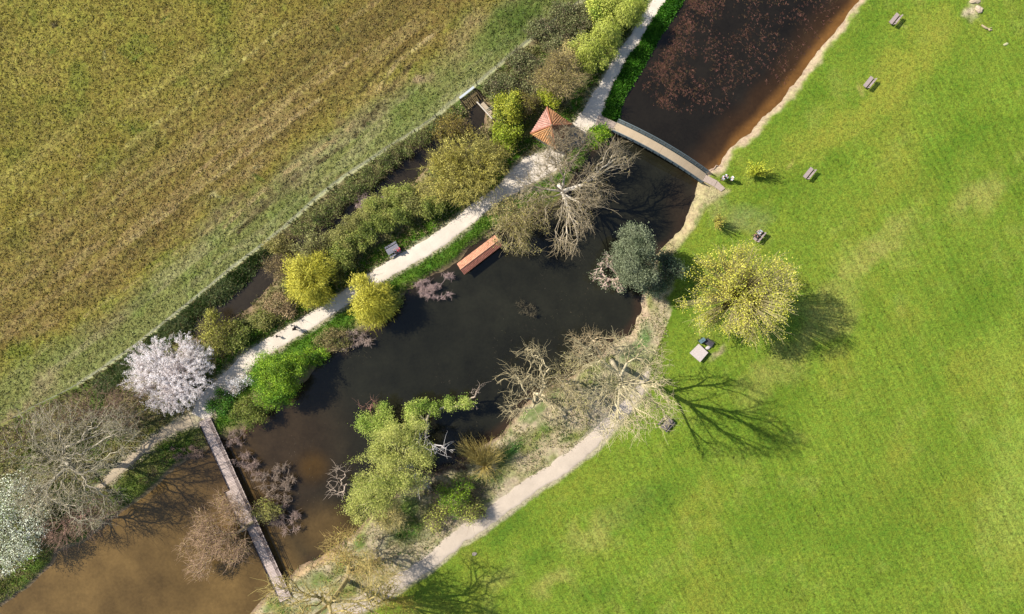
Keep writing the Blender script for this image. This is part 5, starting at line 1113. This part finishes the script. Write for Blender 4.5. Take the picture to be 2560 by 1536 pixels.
scatter('verge_grass', 'lush bright green grass along both sides of the gravel path', 'grass', [(1700,-40),(1700,20),(1590,190),(1548,300),(1500,350),(1440,420),(1300,560),(1180,610),(1000,740),(930,810),(780,900),(640,1040),(520,1100),(480,1060),(640,850),(860,700),(960,600),(1100,520),(1250,440),(1420,330),(1560,60),(1600,-40)],
        30000, [(70,106,30), (100,136,42), (136,160,62), (86,118,34)], (.12, .28), .05, 4, lambda x, y, a, b, c: (c < 3.2) & (c > .1), clump=1.6)
scatter('verge_weeds', 'leafy dark weeds on the strip between the upper path and the upper pond', 'weeds', [(1720,-40),(1708,0),(1648,91),(1597,182),(1554,249),(1547,300),(1500,285),(1520,225),(1560,150),(1620,60),(1665,0),(1680,-40)], 11000, [(44,92,16), (64,120,24), (96,148,40), (52,100,20)], (.2, .45), .08, 5, clump=1.2, lean=.9)
scatter('bank_grass', 'rough pale grass and herbs on the bank between pond and dirt path', 'grass', [(1700,600),(1665,760),(1670,840),(1650,960),(1580,1030),(1500,1070),(1419,1140),(1271,1230),(1143,1330),(1040,1410),(929,1470),(840,1540),(620,1560),(640,1500),(900,1300),(1200,1080),(1450,880),(1590,740),(1660,600)],
        15000, [(84,116,44), (150,150,88), (190,180,130), (200,184,148), (104,132,58)], (.12, .35), .045, 4, clump=1.8, scale_noise=3.0)
scatter('left_bank_grass', 'fresh green grass on the left bank of the muddy pond', 'grass', [(240,1230),(430,1075),(500,1060),(540,1110),(463,1150),(309,1278),(146,1378),(60,1470),(-40,1540),(-40,1460),(60,1420),(150,1340)], 9000, [(96,116,46), (134,150,70), (164,164,92), (150,132,100)], (.10, .3), .05, 4, lambda x, y, a, b, c: a > .7, clump=1.5)
# field crop: low clumps
def crop():
    n = 130000; x = np.concatenate([RNG.uniform(-73, 12, 60000), -30+45*RNG.normal(size=n-60000)]); y = np.concatenate([RNG.uniform(-20, 44, 60000), 20+35*RNG.normal(size=n-60000)]); k = (np.arange(n) < 60000) | (x < -73) | (x > 12) | (y > 44) | (y < -20); x, y = x[k], y[k]; F = FENCE; poly = np.vstack([F, [(-300, F[-1][1]), (-300, 300), (F[0][0]+75, 300)]])
    k = inside(x, y, poly) & (seg_dist(x, y, F)[0] > .5); x, y = x[k], y[k]; z = ground_z(x, y)
    # take the colour of the ground there
    ix = np.clip(np.searchsorted(gx, x), 0, nx-1); iy = np.clip(np.searchsorted(gy, y), 0, ny-1); base = col[iy, ix]
    P = np.stack([x, y, z+.05], 1); P = np.repeat(P, 3, axis=0); P += RNG.normal(size=P.shape)*[.09, .09, .03]; c = np.repeat(base, 3, axis=0)*np.clip(1.25+.3*RNG.normal(size=(len(P), 1)), .4, 2.2)*(1+[.06, .03, 0]*RNG.normal(size=(len(P), 1)))
    md = MD(); leaves(md, P, .2, .6, np.clip(c, .004, .8), flat=.35); md.build('field_crop', M_LEAF, None, label='low yellowish stubble and crop plants across the whole field', category='crop', kind='stuff')
crop()
# submerged and floating weed of the upper pond
def weed():
    n = 13000; px = RNG.uniform(1560, 2150, n*3); py = RNG.uniform(-20, 300, n*3); x = (px-CX)/PXM; y = (CY-py)/PXM
    EDGE = np.array([(1710,-30),(1650,110),(1612,200),(1650,240),(1720,268),(1800,280),(1840,240),(1900,190),(1950,215),(2010,130),(2060,70),(2110,-30)])+0.0
    wgt = .25+.9*np.exp(-((px-1660-(140-py)*.35)/70)**2); k = (sdf(px+30*fnoise(x, y, 2, 72, 3), py+30*fnoise(x, y, 2, 73, 3), EDGE) < RNG.normal(size=len(x))*9) & (sdf(x, y, POND) < -.8) & (fnoise(x, y, 1.3, 71, 4)*.8+.45 > RNG.uniform(0, 1, len(x))) & (RNG.uniform(0, 1, len(x)) < wgt)
    x, y = x[k][:n], y[k][:n]; m = len(x); P = np.stack([x, y, np.full(m, WATER_Z+.01)], 1)
    a = RNG.uniform(0, 2*math.pi, m); d = np.stack([np.cos(a), np.sin(a), RNG.uniform(-.05, .1, m)], 1)*RNG.uniform(.15, .5, (m, 1)); md = MD(); c = palette(m, [(116,80,66), (146,102,86), (88,64,46), (104,82,56)], .25)
    q = P+d; r = RNG.uniform(.012, .034, m); tubes(md, P, q, r, r*.8, 3, c); e = np.stack([-d[:, 1], d[:, 0], d[:, 2]], 1)*RNG.choice([-1, 1], (m, 1)); tubes(md, P+d*.5, P+d*.6+e*.6, r*.8, r*.5, 3, c)
    md.build('pond_weed', M_BARK, None, label='reddish brown branching weed floating over the upper pond', category='pond weed', kind='stuff')
    n = 2200; x = RNG.uniform(-45, 20, n*3); y = RNG.uniform(-35, 15, n*3); k = (sdf(x, y, POND) < -.6) & (fnoise(x, y, 5, 88, 3) > .05); x, y = x[k][:n], y[k][:n]; m = len(x); P = np.stack([x, y, np.full(m, WATER_Z+.008)], 1)
    a = RNG.uniform(0, 2*math.pi, m); d = np.stack([np.cos(a), np.sin(a), 0*a], 1)*RNG.uniform(.06, .3, (m, 1)); md = MD(); tubes(md, P, P+d, np.full(m, .014), np.full(m, .01), 3, palette(m, [(80,74,58), (130,116,94), (60,58,44), (96,90,60)], .25)); md.build('floating_debris', M_BARK, None, label='scattered twigs and leaf litter floating on the middle pond', category='debris', kind='stuff')
weed()
